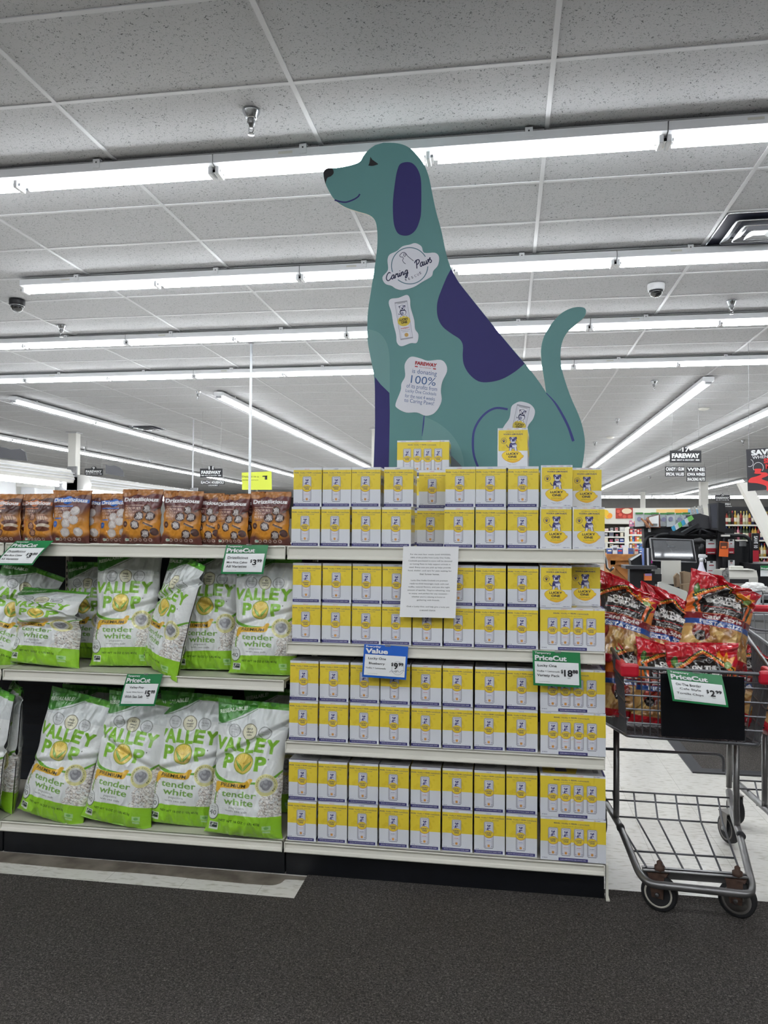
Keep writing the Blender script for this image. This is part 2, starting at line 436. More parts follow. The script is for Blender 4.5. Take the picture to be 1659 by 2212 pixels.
# carpets: entrance runner with a cut corner, its rubber edge, and the one by the tills
g = MB()
g.box((-7, -6, 0), (-.765, 2.775, .006), M_carpet); g.box((-.765, -6, 0), (7, 3.05, .006), M_carpet)
tag(g.build('entrance_carpet'), 'dark charcoal entrance carpet running below the shelves', 'carpet')
g = MB(); g.box((1.12, 4.70, 0), (6, 9, .006), M_carpet)
g.box((1.05, 4.62, 0), (6, 4.70, .008), M_dark); g.box((1.05, 4.70, 0), (1.12, 9, .008), M_dark)
tag(g.build('checkout_carpet'), 'dark carpet with a rubber border on the white floor by the tills', 'carpet')
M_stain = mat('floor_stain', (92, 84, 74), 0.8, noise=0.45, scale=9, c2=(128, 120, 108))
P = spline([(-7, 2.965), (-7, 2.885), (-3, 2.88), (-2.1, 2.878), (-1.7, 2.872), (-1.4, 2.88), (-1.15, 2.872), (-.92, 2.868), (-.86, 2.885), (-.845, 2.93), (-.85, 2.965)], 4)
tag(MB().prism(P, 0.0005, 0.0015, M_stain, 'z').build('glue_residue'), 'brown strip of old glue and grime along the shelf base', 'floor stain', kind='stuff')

# ------------------------------------------------------------------ strip lights
def make_strip():
    """8 foot strip: length along x from 0 to 2.44"""
    root = empty('strip_light', (0, 0, 0))
    g = MB(); L = 2.436
    prof = [(-.06, .07), (-.076, .062), (-.076, .014), (-.04, .005), (.04, .005), (.076, .014), (.076, .062), (.06, .07)]
    g.prism([(p[0], p[1]) for p in prof], .002, L, M_enamel, 'x')
    g.build('housing', root)
    for k in (0, 1):
        x = k*1.22
        for w in (-.026, .026): MB().tube([(x+.035, w, -.014), (x+1.185, w, -.014)], .015, M_tube, 10).build('lamp_tube', root)
    for x in (.012, 1.205, 2.41):
        h = MB(); h.bbox((x-.011, -.046, -.034), (x+.013, .046, .02), .004, M_enamel); h.box((x-.027, -.036, -.022), (x+.029, .036, -.006), M_chrome)
        h.build('lamp_holder', root)
    for x in (.52, 1.74):
        h = MB(); h.box((x-.02, -.082, .03), (x+.02, -.0765, .085), M_enamel); h.box((x-.02, -.082, .081), (x+.02, .082, .085), M_enamel)
        h.box((x-.004, -.083, .058), (x+.004, -.0815, .066), M_dark)
        h.tube([(x+.05, -.03, .066), (x+.05, -.03, .085)], .012, M_steel, 6); h.box((x+.02, -.056, .07), (x+.08, -.01, .076), M_steel)
        h.build('hanging_clip', root)
    h = MB(); h.box((.38, -.0768, .036), (.46, -.0758, .050), M_cream); h.build('rating_label', root)
    return root
ZT = 3.387-.0+.012
strip = make_strip()
used = False
def strip_row(x, y, n, along, rowname, start=0):
    global used
    for k in range(n):
        loc = (x+2.44*k, y, ZT) if along == 'x' else (x, y+2.44*k, ZT)
        rot = (0, 0, 0) if along == 'x' else (0, 0, PI/2)
        lab = 'white fluorescent strip light, %s%s' % ((ORD[k] if k < 20 else 'last'), rowname)
        if not used: strip.location = loc; strip.rotation_euler = rot; o = strip; used = True
        else: o = dup(strip, loc, rot)
        tag(o, lab, 'ceiling light', 'ceiling strip lights')
strip_row(-6.51, 4.12, 4, 'x', ' from the left in the nearest row, behind the dog head')
strip_row(-4.07, 5.95, 4, 'x', ' from the left in the second row back')
strip_row(-8.95, 7.78, 6, 'x', ' from the left in the third row back')
strip_row(-8.95, 9.61, 7, 'x', ' from the left in the fourth row back')
strip_row(-8.95, -1.37, 6, 'x', ' from the left in the row behind the photographer')
strip_row(-8.95, .46, 6, 'x', ' from the left in the row above the photographer')
strip_row(-8.95, -3.2, 6, 'x', ' from the left in the row farthest behind the photographer')
strip_row(-11.2, 11.1, 10, 'y', ' along the far left row receding from the viewer')
strip_row(-7.76, 11.1, 12, 'y', ' along the receding row left of the column')
strip_row(-4.33, 11.1, 12, 'y', ' along the receding row just left of the dog')
strip_row(-.85, 11.1, 10, 'y', ' along the receding row hidden by the dog')
strip_row(2.67, 10.8, 12, 'y', ' along the first receding row right of the dog')
strip_row(4.32, 10.8, 12, 'y', ' along the second receding row right of the dog')
strip_row(8.85, 30.6, 5, 'y', ' along the receding row above the wine shelves')
strip_row(.4, 43.0, 6, 'x', ' from the left in the row across the back wall')
strip_row(.9, 45.2, 6, 'x', ' from the left in the row nearest the back wall')

# ------------------------------------------------------------------ things on the ceiling
def sprinkler():
    root = empty('sprinkler')
    MB().lathe([(.045, 0), (.044, -.006), (.028, -.035), (.026, -.04)], M_chrome, 20).build('escutcheon', root)
    g = MB(); g.lathe([(.02, -.035), (.021, -.065), (.016, -.07), (.012, -.085)], M_steel, 14)
    for s in (-1, 1): g.tube([(s*.01, 0, -.08), (s*.012, 0, -.1), (s*.003, 0, -.115)], .0025, M_chrome, 5)
    g.lathe([(.003, -.113), (.017, -.118), (.017, -.121), (.003, -.122)], M_chrome, 12)
    g.build('sprinkler_head', root)
    return root
sp0 = None
for i, (p, lab) in enumerate([((543, 240), 'chrome ceiling sprinkler left of the dog head, largest and nearest'), ((1580, 650), 'chrome ceiling sprinkler at the right, right of the white dome camera'),
        ((133, 703), 'chrome ceiling sprinkler right of the black dome camera'), ((428, 845), 'chrome ceiling sprinkler between the receding light rows on the left'),
        ((1413, 823), 'chrome ceiling sprinkler right of the dog tail, below the fourth light row'), ((1333, 905), 'chrome ceiling sprinkler left of the first right receding light row'),
        ((1285, 955), 'small ceiling sprinkler just right of the dog back'), ((1605, 951), 'small ceiling sprinkler left of the red and black poster'), ((185, 965), 'small ceiling sprinkler right of the left column'),
        ((326, 994), 'small ceiling sprinkler above the chocolate pouches, mid left'), ((1404, 1030), 'tiny ceiling sprinkler left of the wine and candy signs')]):
    o = sprinkler() if sp0 is None else dup(sp0)
    sp0 = sp0 or o
    o.location = at(*p, Z=CZ); tag(o, lab, 'sprinkler', 'ceiling sprinklers')
def dome(c, lab, body, px):
    root = empty('dome_camera', at(*px, Z=CZ)); m = mat('dome_'+c, body, 0.4)
    MB().lathe([(.07, 0), (.072, -.01), (.07, -.045), (.062, -.055)], m, 24).build('camera_base', root)
    MB().lathe([(.058, -.05), (.055, -.075), (.042, -.098), (.02, -.11), (.002, -.113)], mat('smoked_dome', (14, 15, 22), 0.08, coat=1), 20).build('dome_cover', root)
    g = MB(); g.tube([(.06*math.cos(a), .06*math.sin(a), -.055) for a in np.linspace(0, 2*PI, 25)[:-1]], .004, M_chrome, 6, closed=True); g.build('trim_ring', root)
    tag(root, lab, 'security camera')
dome('black', 'black dome security camera on the ceiling at the left edge', (24, 24, 30), (37, 648))
dome('white', 'white dome security camera on the ceiling above the dog tail', (214, 214, 216), (1417, 614))
def diffuser(cx, cyy, lab, detail=True):
    root = empty('air_vent', (cx, cyy, CZ)); h = .29
    d1 = mat('duct_dark', (28, 32, 52), 0.7)
    MB().box((-h, -h, -.001), (h, h, .004), d1).build('duct_opening', root)
    m = mat('brushed_louvre', (170, 172, 176), 0.22, 0.85)
    for k, (a, z) in enumerate([(.29, 0), (.215, -.022), (.15, -.034), (.085, -.045)]):
        g = MB(); r1 = a; r0 = a-.05 if k < 3 else 0.0
        o_ = [(-r1, -r1), (r1, -r1), (r1, r1), (-r1, r1)]; i_ = [(-r0, -r0), (r0, -r0), (r0, r0), (-r0, r0)]
        vs = [(x, y, z) for x, y in o_]+[(x*.98, y*.98, z+.018) for x, y in i_]+[(x, y, z-.004) for x, y in o_]+[(x*.98, y*.98, z+.014) for x, y in i_]
        g.add(vs, [(q, (q+1) % 4, 4+(q+1) % 4, 4+q) for q in range(4)]+[(8+q, 12+q, 12+(q+1) % 4, 8+(q+1) % 4) for q in range(4)]+[(q, 8+q, 8+(q+1) % 4, (q+1) % 4) for q in range(4)], m)
        if k == 3: g.add([(-r1*.5, -r1*.5, z+.006), (r1*.5, -r1*.5, z+.006), (r1*.5, r1*.5, z+.006), (-r1*.5, r1*.5, z+.006)], [(0, 3, 2, 1)], m)
        pts = [(x, y, z-.003) for x, y in [(-r1, -r1), (r1, -r1), (r1, r1), (-r1, r1)]]
        g.bend(pts, .004, .03, M_chrome, 5, True)
        g.build('louvre', root)
    tag(root, lab, 'air vent')
diffuser(MX+1.22*2+.31, NY+.61*3.5, 'square stepped metal ceiling air vent at the right edge')
diffuser(-7.4, 15.0, 'square ceiling air vent far back beside the left receding lights')
for px, lab in [((1520, 882), 'round white smoke detector between the two right receding light rows'), ((1318, 944), 'round white smoke detector right of the dog back')]:
    g = MB(); g.lathe([(.09, 0), (.09, -.012), (.06, -.03), (.02, -.04)], M_cream, 20)
    o = g.build('smoke_detector'); o.location = at(*px, Z=CZ); tag(o, lab, 'smoke detector')
# columns and hanging poles
def column(x, y, w, lab, z0=0):
    root = empty('support_column', (x, y, 0))
    MB().bbox((-w/2, -w/2, z0), (w/2, w/2, CZ), .012, M_wall).build('shaft', root)
    MB().box((-w/2-.03, -w/2-.03, CZ-.02), (w/2+.03, w/2+.03, CZ), M_tbar).build('collar', root)
    tag(root, lab, 'column')
column(-9.4, 15.6, .19, 'white square column at the left, behind the white canopies')
column(-2.66, 15.6, .16, 'white column just left of the dog leg')
column(6.75, 40, .22, 'thin white column far back, left of the pole display')
column(7.83, 32.5, .3, 'white column behind the candy and wine aisle sign')
g = MB(); a, b_ = at(1607, 1042, Y=12), at(1656, 1140, Y=12); d_ = (b_-a); b_ = a+d_*(a.z/(a.z-b_.z))
g.add([(a.x-.07, 12, a.z), (a.x+.1, 12, a.z), (b_.x+.1, 12, 0), (b_.x-.07, 12, 0), (a.x-.07, 12.15, a.z), (a.x+.1, 12.15, a.z), (b_.x+.1, 12.15, 0), (b_.x-.07, 12.15, 0)], [(0, 3, 2, 1), (4, 5, 6, 7), (0, 1, 5, 4), (1, 2, 6, 5), (2, 3, 7, 6), (3, 0, 4, 7)], M_wall)
tag(g.build('slanted_post'), 'white slanted post below the red and black poster', 'post')
M_polem = mat('pole_grey', (196, 200, 204), .4)
p = at(543, 741, Z=CZ); g = MB(); g.tube([(p.x, p.y, 0), (p.x, p.y, CZ)], .015, M_polem, 10)
g.lathe([(.03, CZ-.01), (.03, CZ)], M_steel, 12, Matrix.Translation((p.x, p.y, 0)))
tag(g.build('pole'), 'thin grey metal pole reaching the ceiling left of the dog', 'pole')
p = at(418, 906, Z=CZ); g = MB(); g.tube([(p.x, p.y, 0), (p.x, p.y, CZ)], .014, M_enamel, 8)
tag(g.build('pole'), 'thin white pole farther back, above the chocolate pouches', 'pole')
# ------------------------------------------------------------------ gondola shelving
XL, XM, XR, YF, YB = -2.08, -.857, .366, 2.94, 3.45
M_back = mat('navy_back_panel', (20, 25, 36), 0.55)
def shelf(root, x0, x1, z, depth, lip=.045, y0=YF):
    g = MB(); g.box((x0+.004, y0+.006, z-.012), (x1-.004, y0+depth, z), M_beige)
    g.box((x0+.004, y0+.012, z-.034), (x1-.004, y0+.03, z-.012), M_beige)
    for xx in (x0+.006, x1-.010):
        g.add([(xx, y0+.02, z-.012), (xx, y0+depth, z-.012), (xx, y0+depth, z-.085), (xx, y0+.3*depth, z-.05), (xx+.004, y0+.02, z-.012), (xx+.004, y0+depth, z-.012), (xx+.004, y0+depth, z-.085), (xx+.004, y0+.3*depth, z-.05)],
              [(0, 1, 2, 3), (7, 6, 5, 4), (0, 4, 5, 1), (1, 5, 6, 2), (2, 6, 7, 3), (3, 7, 4, 0)], M_dark)
    o = g.build('shelf', root)
    r_ = MB(); a, b_ = x0+.004, x1-.004
    prof = [(y0+.012, z), (y0+.001, z), (y0, z-.004), (y0+.004, z-.006), (y0+.007, z-.010), (y0+.005, z-lip+.016), (y0+.001, z-lip+.012), (y0-.002, z-lip+.004), (y0, z-lip), (y0+.012, z-lip)]
    r_.prism(prof, a, b_, M_beige2, 'x')
    for xx in (a, b_-.004): r_.box((xx, y0-.001, z-lip), (xx+.004, y0+.012, z), M_beige2)
    r_.build('price_rail', o)
    return o
def gondola(x0, x1, mids, label, y0=YF):
    root = empty('shelf_unit', ((x0+x1)/2, (YF+YB)/2, 0)); root_off = Vector(root.location)
    parts = []
    g = MB(); g.box((x0+.004, 2.972, .003), (x1-.004, 2.982, .098), M_blackm); g.box((x0+.004, 2.982, .003), (x1-.004, 3.45, .09), M_blackm)
    parts.append(g.build('kick_plate', root))
    g = MB(); g.box((x0+.002, 3.452, .05), (x1-.002, 3.466, 1.27), M_back)
    for k in range(1, 30): g.box((x0+.03, 3.4515, .1+k*.038), (x1-.03, 3.4525, .103+k*.038), M_ink)
    parts.append(g.build('back_panel', root))
    for xx in (x1-.009,):
        g = MB(); g.box((xx-.008, 3.425, .003), (xx+.008, 3.45, 1.28), M_beige)
        for k in range(40): g.box((xx-.003, 3.4245, .1+.028*k), (xx+.002, 3.4252, .114+.028*k), M_ink)
        parts.append(g.build('upright', root))
    parts.append(shelf(root, x0, x1, .140, .505, .04))
    for z in mids: parts.append(shelf(root, x0, x1, z, .505))
    parts.append(shelf(root, x0, x1, 1.295, 1.0, .052))
    for p in parts: p.location = -root_off
    tag(root, label, 'shelving unit', 'shelving units')
gondola(XM, XR, (.530, .916), 'beige shelving unit on the right holding yellow and white drink cartons')
gondola(XL, XM, (.768,), 'beige shelving unit on the left holding popcorn bags and brown pouches')
gondola(XL-1.223, XL, (.768,), 'beige shelving unit at the left frame edge, mostly out of view')
g = MB(); g.box((XR+.001, 2.955, .003), (XR+.01, 2.975, .135), M_beige2); g.box((XR+.001, 2.95, .0), (XR+.014, 3.0, .012), M_beige2)
tag(g.build('floor_bracket'), 'small white metal foot at the right end of the shelf base', 'bracket')
g = MB(); g.tube([(XR+.004, 3.1, 1.28), (XR+.02, 3.1, 1.25), (XR+.02, 3.08, 1.222), (XR+.03, 3.06, 1.212), (XR+.04, 3.05, 1.225)], .005, M_steel, 8)
tag(g.build('hook'), 'small grey metal hook hanging under the top shelf at its right end', 'hook')

# ------------------------------------------------------------------ drink cartons
NAVY = (44, 40, 108); YEL = (232, 206, 62); OFFW = (226, 228, 234)
def dog_sketch(a, cx, cyy, s, k):
    """seated bulldog emblem: s half height in y units, k width/height ratio of the sheet"""
    X = lambda x: cx+x*s*k; Y = lambda y: cyy+y*s
    Wt = (222, 222, 236)
    a.ell(X(.0), Y(.35), .5*s*k, .42*s, NAVY); a.ell(X(.05), Y(.40), .42*s*k, .34*s, Wt); a.ell(X(.05), Y(.2), .36*s*k, .12*s, (140, 138, 176)); a.ell(X(-.05), Y(.62), .3*s*k, .1*s, (150, 148, 184))
    a.ell(X(-.3), Y(.5), .2*s*k, .3*s, NAVY)
    a.ell(X(.0), Y(-.40), .43*s*k, .37*s, NAVY); a.ell(X(.0), Y(-.41), .39*s*k, .34*s, Wt); a.ell(X(.16), Y(-.5), .16*s*k, .2*s, (130, 128, 168))
    for sx in (-1, 1):
        a.poly([(X(sx*.2), Y(-.72)), (X(sx*.42), Y(-.80)), (X(sx*.52), Y(-.55)), (X(sx*.40), Y(-.46))], NAVY)
        a.ell(X(sx*.2), Y(-.52), .1*s*k, .09*s, NAVY)
        a.poly([(X(sx*.12), Y(.6)), (X(sx*.42), Y(.6)), (X(sx*.5), Y(1.0)), (X(sx*.22), Y(1.0))], Wt)
        a.line([(X(sx*.42), Y(.5)), (X(sx*.5), Y(.98))], .07*s*k, NAVY); a.line([(X(sx*.14), Y(.6)), (X(sx*.22), Y(.98))], .05*s*k, NAVY)
    a.ell(X(.02), Y(-.28), .2*s*k, .24*s, NAVY); a.ell(X(.0), Y(-.08), .26*s*k, .1*s, Wt)
    a.line([(X(-.4), Y(.0)), (X(-.1), Y(.18)), (X(.36), Y(.02))], .13*s*k, NAVY)
    a.line([(X(-.42), Y(.62)), (X(-.7), Y(.5)), (X(-.85), Y(.22))], .09*s*k, NAVY)
    a.ell(X(-.36), Y(-.45), .05*s*k, .26*s, NAVY); a.ell(X(.36), Y(-.45), .05*s*k, .26*s, NAVY)
    for t in (-.2, 0, .2): a.line([(X(t), Y(-.75)), (X(t*.7), Y(-.6))], .05*s*k, NAVY)
def can_art(a, cx, hw, y0, y1, fl, flc, k):
    """printed picture of a slim can"""
    H = y1-y0; r = .02
    a.rect(cx-hw, y0+r, cx+hw, y1-r, (150, 150, 158)); a.rect(cx-hw*.86, y0, cx+hw*.86, y1, (140, 140, 150))
    a.rect(cx-hw*.92, y0+r, cx+hw*.92, y1-r, (184, 184, 194)); a.rect(cx-hw*.8, y0+.014, cx+hw*.8, y1-.016, (206, 206, 216)); a.rect(cx-hw*.6, y0+.015, cx+hw*.5, y1-.018, (224, 224, 232))
    a.rect(cx-hw*.55, y0+H*.055, cx+hw*.55, y0+H*.075, (120, 120, 150))
    dog_sketch(a, cx+hw*.02, y0+H*.225, H*.14, k)
    a.ell(cx, y0+H*.47, hw*1.02, H*.145, (190, 128, 40)); a.ell(cx, y0+H*.465, hw*.96, H*.13, (232, 204, 60))
    a.text('LUCKY', cx, y0+H*.425, hw*1.35, H*.058, NAVY, .03); a.text('ONE', cx, y0+H*.495, hw*.95, H*.058, NAVY, .03)
    a.text(fl, cx, y0+H*.70, hw*.95, H*.028, flc, .02)
    a.rect(cx-hw*.6, y0+H*.745, cx+hw*.6, y0+H*.752, (170, 170, 185)); a.rect(cx-hw*.45, y0+H*.77, cx+hw*.45, y0+H*.777, (170, 170, 185))
    a.ell(cx, y0+H*.905, hw*.27, H*.042, (212, 150, 74)); a.rect(cx-hw*.3, y0+H*.85, cx+hw*.3, y0+H*.86, (190, 120, 90))
    a.rect(cx-hw*.75, y0+H*.91, cx-hw*.5, y0+H*.93, (130, 130, 150)); a.rect(cx+hw*.5, y0+H*.91, cx+hw*.75, y0+H*.93, (130, 130, 150))
def slogan(a, y, w, x=.5):
    a.text('REAL', x-w*.41, y, w*.18, .028, NAVY, .03); a.text('Vodka', x-w*.195, y+.002, w*.19, .032, NAVY, .01, .25)
    a.text('+', x-w*.06, y, w*.04, .018, NAVY, .02); a.text('REAL', x+w*.08, y, w*.18, .028, NAVY, .03); a.text('Lemonade', x+w*.345, y+.004, w*.31, .036, NAVY, .01, .25)
def yellow_wash(a, x0, y0, x1, y1):
    a.rect(x0, y0, x1, y1, YEL)
    rs = np.random.RandomState(5)
    for _ in range(26):
        a_ = rs.uniform(x0, x1), rs.uniform(y0, y1)
        rx, ry = rs.uniform(.04, .14), rs.uniform(.02, .08)
        if a_[0]-rx > x0 and a_[0]+rx < x1 and a_[1]-ry > y0 and a_[1]+ry < y1: a.ell(a_[0], a_[1], rx, ry, (214, 184, 36), .35, rs.uniform(0, 3))
FL = {'peach': ('PEACH', (214, 130, 120)), 'blueberry': ('BLUEBERRY', (56, 52, 120)), 'raspberry': ('RASPBERRY', (196, 70, 90)), 'original': ('ORIGINAL', (96, 112, 190))}
def art4(fl):
    a = Art(110, 148, OFFW); n, c = FL[fl]
    yellow_wash(a, 0, .065, 1, .562)
    a.text(n, .47, .042, .17, .014, c, .03)
    slogan(a, .135, .94); a.text('NOW CARBONATED - 100 CALORIES', .5, .192, .6, .013, NAVY, .02)
    can_art(a, .475, .155, .225, .87, n, c, 148/110)
    a.text('4 PACK', .1, .893, .14, .014, NAVY, .03); a.text('12 fl oz cans', .29, .893, .16, .011, (110, 110, 140)); a.text('355 mL cans', .83, .893, .16, .011, (110, 110, 140))
    a.rect(.0, .915, .93, .988, NAVY); a.text('HELPING RESCUE DOGS FIND FOREVER HOMES', .47, .951, .82, .017, (225, 226, 236), .02)
    return a.out()
def art8():
    a = Art(220, 146, OFFW); yellow_wash(a, 0, .05, 1, .56)
    for (x, (n, c)) in zip((.12, .38, .62, .87), (FL['original'], FL['peach'], FL['raspberry'], FL['blueberry'])): a.text('2 '+n, x, .03, .1, .014, c, .03)
    slogan(a, .13, .54, .48); a.text('NOW CARBONATED - 100 CALORIES', .48, .19, .32, .013, NAVY, .02)
    for x, fl in ((.195, 'original'), (.392, 'peach'), (.59, 'raspberry'), (.79, 'blueberry')): can_art(a, x, .076, .235, .88, *FL[fl], 146/220)
    a.text('8 PACK', .07, .945, .08, .018, NAVY, .03); a.text('355 mL cans', .93, .97, .09, .012, (110, 110, 140))
    a.rect(.28, .925, .725, .995, NAVY); a.text('HELPING RESCUE DOGS FIND FOREVER HOMES', .5, .96, .4, .018, (225, 226, 236), .02)
    return a.out()
def art8end():
    a = Art(124, 164, OFFW); k = 164/124
    yellow_wash(a, .035, .055, 1, .572)
    a.line([(.035, .09), (.035, .545), (.06, .572), (.97, .572), (1, .545)], .006, (150, 140, 70))
    for x, n in ((.12, 'original'), (.38, 'peach'), (.64, 'raspberry'), (.88, 'blueberry')): a.text('2 '+FL[n][0], x, .028, .15, .014, FL[n][1], .03)
    a.text('NOW CARBONATED - 100 CALORIES', .52, .105, .5, .014, NAVY, .02)
    a.text('VODKA LEMONADE', .52, .158, .64, .034, NAVY, .035)
    a.ell(.21, .32, .1, .1/k, NAVY); a.ell(.21, .32, .09, .09/k, (224, 194, 46))
    a.ell(.21, .335, .03, .025, NAVY)
    for dx, dy in ((-.04, .31), (-.015, .292), (.015, .292), (.04, .31)): a.ell(.21+dx, dy, .012, .012, NAVY)
    lem = spline([(.15, .68), (.2, .62), (.32, .575), (.5, .56), (.68, .585), (.78, .63), (.8, .665), (.86, .69), (.85, .735), (.79, .765), (.72, .82), (.56, .865), (.42, .855), (.28, .81), (.19, .75)], 5)
    a.poly(lem, (238, 206, 52)); a.line(lem+[lem[0]], .012, (206, 150, 40))
    a.poly(spline([(.3, .81), (.5, .82), (.7, .79), (.84, .7), (.8, .77), (.7, .83), (.55, .862), (.42, .852)], 4), (228, 168, 50), .7)
    a.ell(.36, .62, .12, .03, (246, 224, 96), .6, -.3)
    dog_sketch(a, .52, .375, .195, k)
    a.text('LUCKY', .5, .645, .4, .052, (30, 30, 60), .045); a.text('ONE', .5, .72, .27, .052, (30, 30, 60), .045); a.text('LEMONADE', .5, .79, .33, .026, (60, 50, 60), .0)
    a.text('REAL VODKA REAL LEMONADE', .5, .895, .34, .012, NAVY); a.text('AND NATURAL FLAVORS', .5, .92, .26, .011, NAVY)
    a.text('8 PACK', .13, .965, .13, .016, NAVY, .03); a.text('VARIETY PACK', .83, .965, .22, .016, NAVY, .03)
    return a.out()
M_carton = artmat('printed_carton', 0.42)
def carton_mesh(name, img, w, d, h, side='plain', top='navy'):
    def fn(u, v): return u*w/2, np.zeros_like(u), v*h
    V, Fc, C = [], [], []
    def quad(p, c):
        o = len(V); V.extend(p); Fc.append((o, o+1, o+2, o+3)); C.extend([lin(c)]*4)
    a, b_ = -w/2, w/2
    for x, dr in ((a, 1), (b_, -1)):
        for z0, z1, c in ((0, .02*h, OFFW), (.02*h, .085*h, NAVY if side == 'plain' else OFFW), (.085*h, .44*h, OFFW), (.44*h, .94*h, YEL), (.94*h, h, OFFW)):
            p = [(x, 0, z0), (x, d, z0), (x, d, z1), (x, 0, z1)]
            quad(p if dr < 0 else p[::-1], c)
            if c == YEL:   # can pictures on the side
                e = -.0004 if dr > 0 else .0004
                n = 2 if d < .15 else 4
                for q in range(n):
                    ycen = d*(q+.5)/n; ww = .024
                    for zz0, zz1, cc, m_ in ((.1*h, .8*h, (208, 208, 216), 1), (.37*h, .56*h, (222, 190, 60), 2), (.62*h, .72*h, NAVY, 3)):
                        wq = ww if m_ < 3 else ww*.5
                        P = [(x+e*m_, ycen-wq, zz0), (x+e*m_, ycen+wq, zz0), (x+e*m_, ycen+wq, zz1), (x+e*m_, ycen-wq, zz1)]
                        quad(P if dr < 0 else P[::-1], cc)
    quad([(b_, d, 0), (a, d, 0), (a, d, h), (b_, d, h)], OFFW)
    quad([(a, 0, 0), (a, d, 0), (b_, d, 0), (b_, 0, 0)], OFFW)
    quad([(a, 0, h), (b_, 0, h), (b_, d, h), (a, d, h)], (206, 206, 206))
    if top == 'navy':
        quad([(a, .001, h+.0004), (b_, .001, h+.0004), (b_, .006, h+.0004), (a, .006, h+.0004)], NAVY)
        for t, hw_ in ((.35, .018), (.5, .026), (.62, .018)): quad([(-hw_, d*t, h+.0004), (hw_, d*t, h+.0004), (hw_, d*t+.006, h+.0004), (-hw_, d*t+.006, h+.0004)], (120, 118, 130))
    else:
        quad([(a+.01, d*.12, h+.0004), (a+w*.55, d*.12, h+.0004), (a+w*.62, d*.9, h+.0004), (a+.01, d*.9, h+.0004)], (206, 180, 50))
        quad([(a+w*.24, d*.3, h+.0008), (a+w*.42, d*.3, h+.0008), (a+w*.42, d*.7, h+.0008), (a+w*.24, d*.7, h+.0008)], (90, 86, 120))
        quad([(b_-.008, 0, h+.0004), (b_, 0, h+.0004), (b_, d, h+.0004), (b_-.008, d, h+.0004)], NAVY)
        quad([(b_-.04, d*.3, h+.0004), (b_-.02, d*.3, h+.0004), (b_-.02, d*.8, h+.0004), (b_-.04, d*.8, h+.0004)], (150, 150, 155))
    return grid_mesh(name, img, fn, M_carton, (np.array(V, float), Fc, np.array(C)), smooth=False)
BW, BH, BD = .1148, .1555, .1165
ME4 = {k: carton_mesh('carton_'+k, art4(k), BW, BD, BH) for k in FL}
ME8 = carton_mesh('variety_carton', art8(), .236, .1165, .1575, top='y')
ME8E = carton_mesh('variety_carton_end', art8end(), .1165, .236, .1575, side='wide', top='y')
def carton(me, x, y, z, rz, label, group='drink cartons on the right shelving unit'):
    o = link(me, 'drink_carton'); o.location = (x, y, z); o.rotation_euler = (0, 0, rz)
    return tag(o, label, 'drink carton', group)
fl_cols = {1: ['peach', 'blueberry', 'blueberry', 'blueberry', 'raspberry', 'raspberry', 'original', 'original'],
           2: ['peach', 'peach', 'blueberry', 'blueberry', 'raspberry', 'raspberry', 'original', 'original']}
random.seed(4)
shelves = [(1.295, 'top'), (.916, 'second'), (.530, 'third'), (.140, 'bottom')]
for si, (z, nm) in enumerate(shelves):
    x0, x1 = [(-.842, .1195), (-.836, .1195), (-.843, .1195), (-.846, .1195)][si]
    for row in (0, 1):
        for c in range(8):
            x = x0+BW/2+(x1-x0-BW)*c/7+random.uniform(-.0012, .0012)
            if si == 0 and row == 1: x += [.004, .002, -.001, .006, .004, .004, .0, .002][c]
            y = YF+.02+random.uniform(0, .006)+row*.003; rz = R(random.uniform(-.7, .7))
            if si == 0 and row == 0 and c == 0: rz = R(1.5)
            if si == 0 and c == 4: y += .155; rz = R(-.6)
            fl = fl_cols[2 if not (si == 0 and row == 1) else 1][c]
            carton(ME4[fl], x, y, z+.0006+row*(BH+.001), rz, 'yellow %s four pack carton, %s from the left, %s row, %s shelf' % (fl, ORD[c], 'upper' if row else 'lower', nm))
# right hand column
Z = 1.2956
carton(ME8E, .1845, YF+.022, Z, R(.4), 'narrow variety pack, second from the right in the lower row, top shelf', 'variety pack cartons')
carton(ME8E, .3045, YF+.022, Z, R(-.2), 'narrow variety pack at the right end of the lower row, top shelf', 'variety pack cartons')
carton(ME8E, .1875, YF+.026, Z+.1585, R(-2.5), 'narrow variety pack, second from the right in the upper row, top shelf', 'variety pack cartons')
carton(ME8E, .3085, YF+.15, Z+.1585, R(.5), 'variety pack carton set back at the right end of the upper top shelf row', 'variety pack cartons')
Z = .9166
carton(ME8, .2455, YF+.022, Z, R(-.6), 'wide variety pack at the right end of the lower row, second shelf', 'variety pack cartons')
carton(ME8E, .1845, YF+.020, Z+.1585, R(-1.0), 'end on variety pack carton on the second shelf, left one above the wide pack', 'variety pack cartons')
carton(ME8E, .2995, YF+.115, Z+.1585, R(.5), 'shaded narrow variety pack set back at the right above the wide pack, second shelf', 'variety pack cartons')
for z, nm in ((.5306, 'third'), (.1406, 'bottom')):
    carton(ME8, .2475+.001*(z < .3), YF+.012, z, R(-.4), 'wide variety pack at the right end of the lower row, %s shelf' % nm, 'variety pack cartons')
    carton(ME8, .2465+.001*(z < .3), YF+.016, z+.1585, R(.4), 'wide variety pack at the right end of the upper row, %s shelf' % nm, 'variety pack cartons')
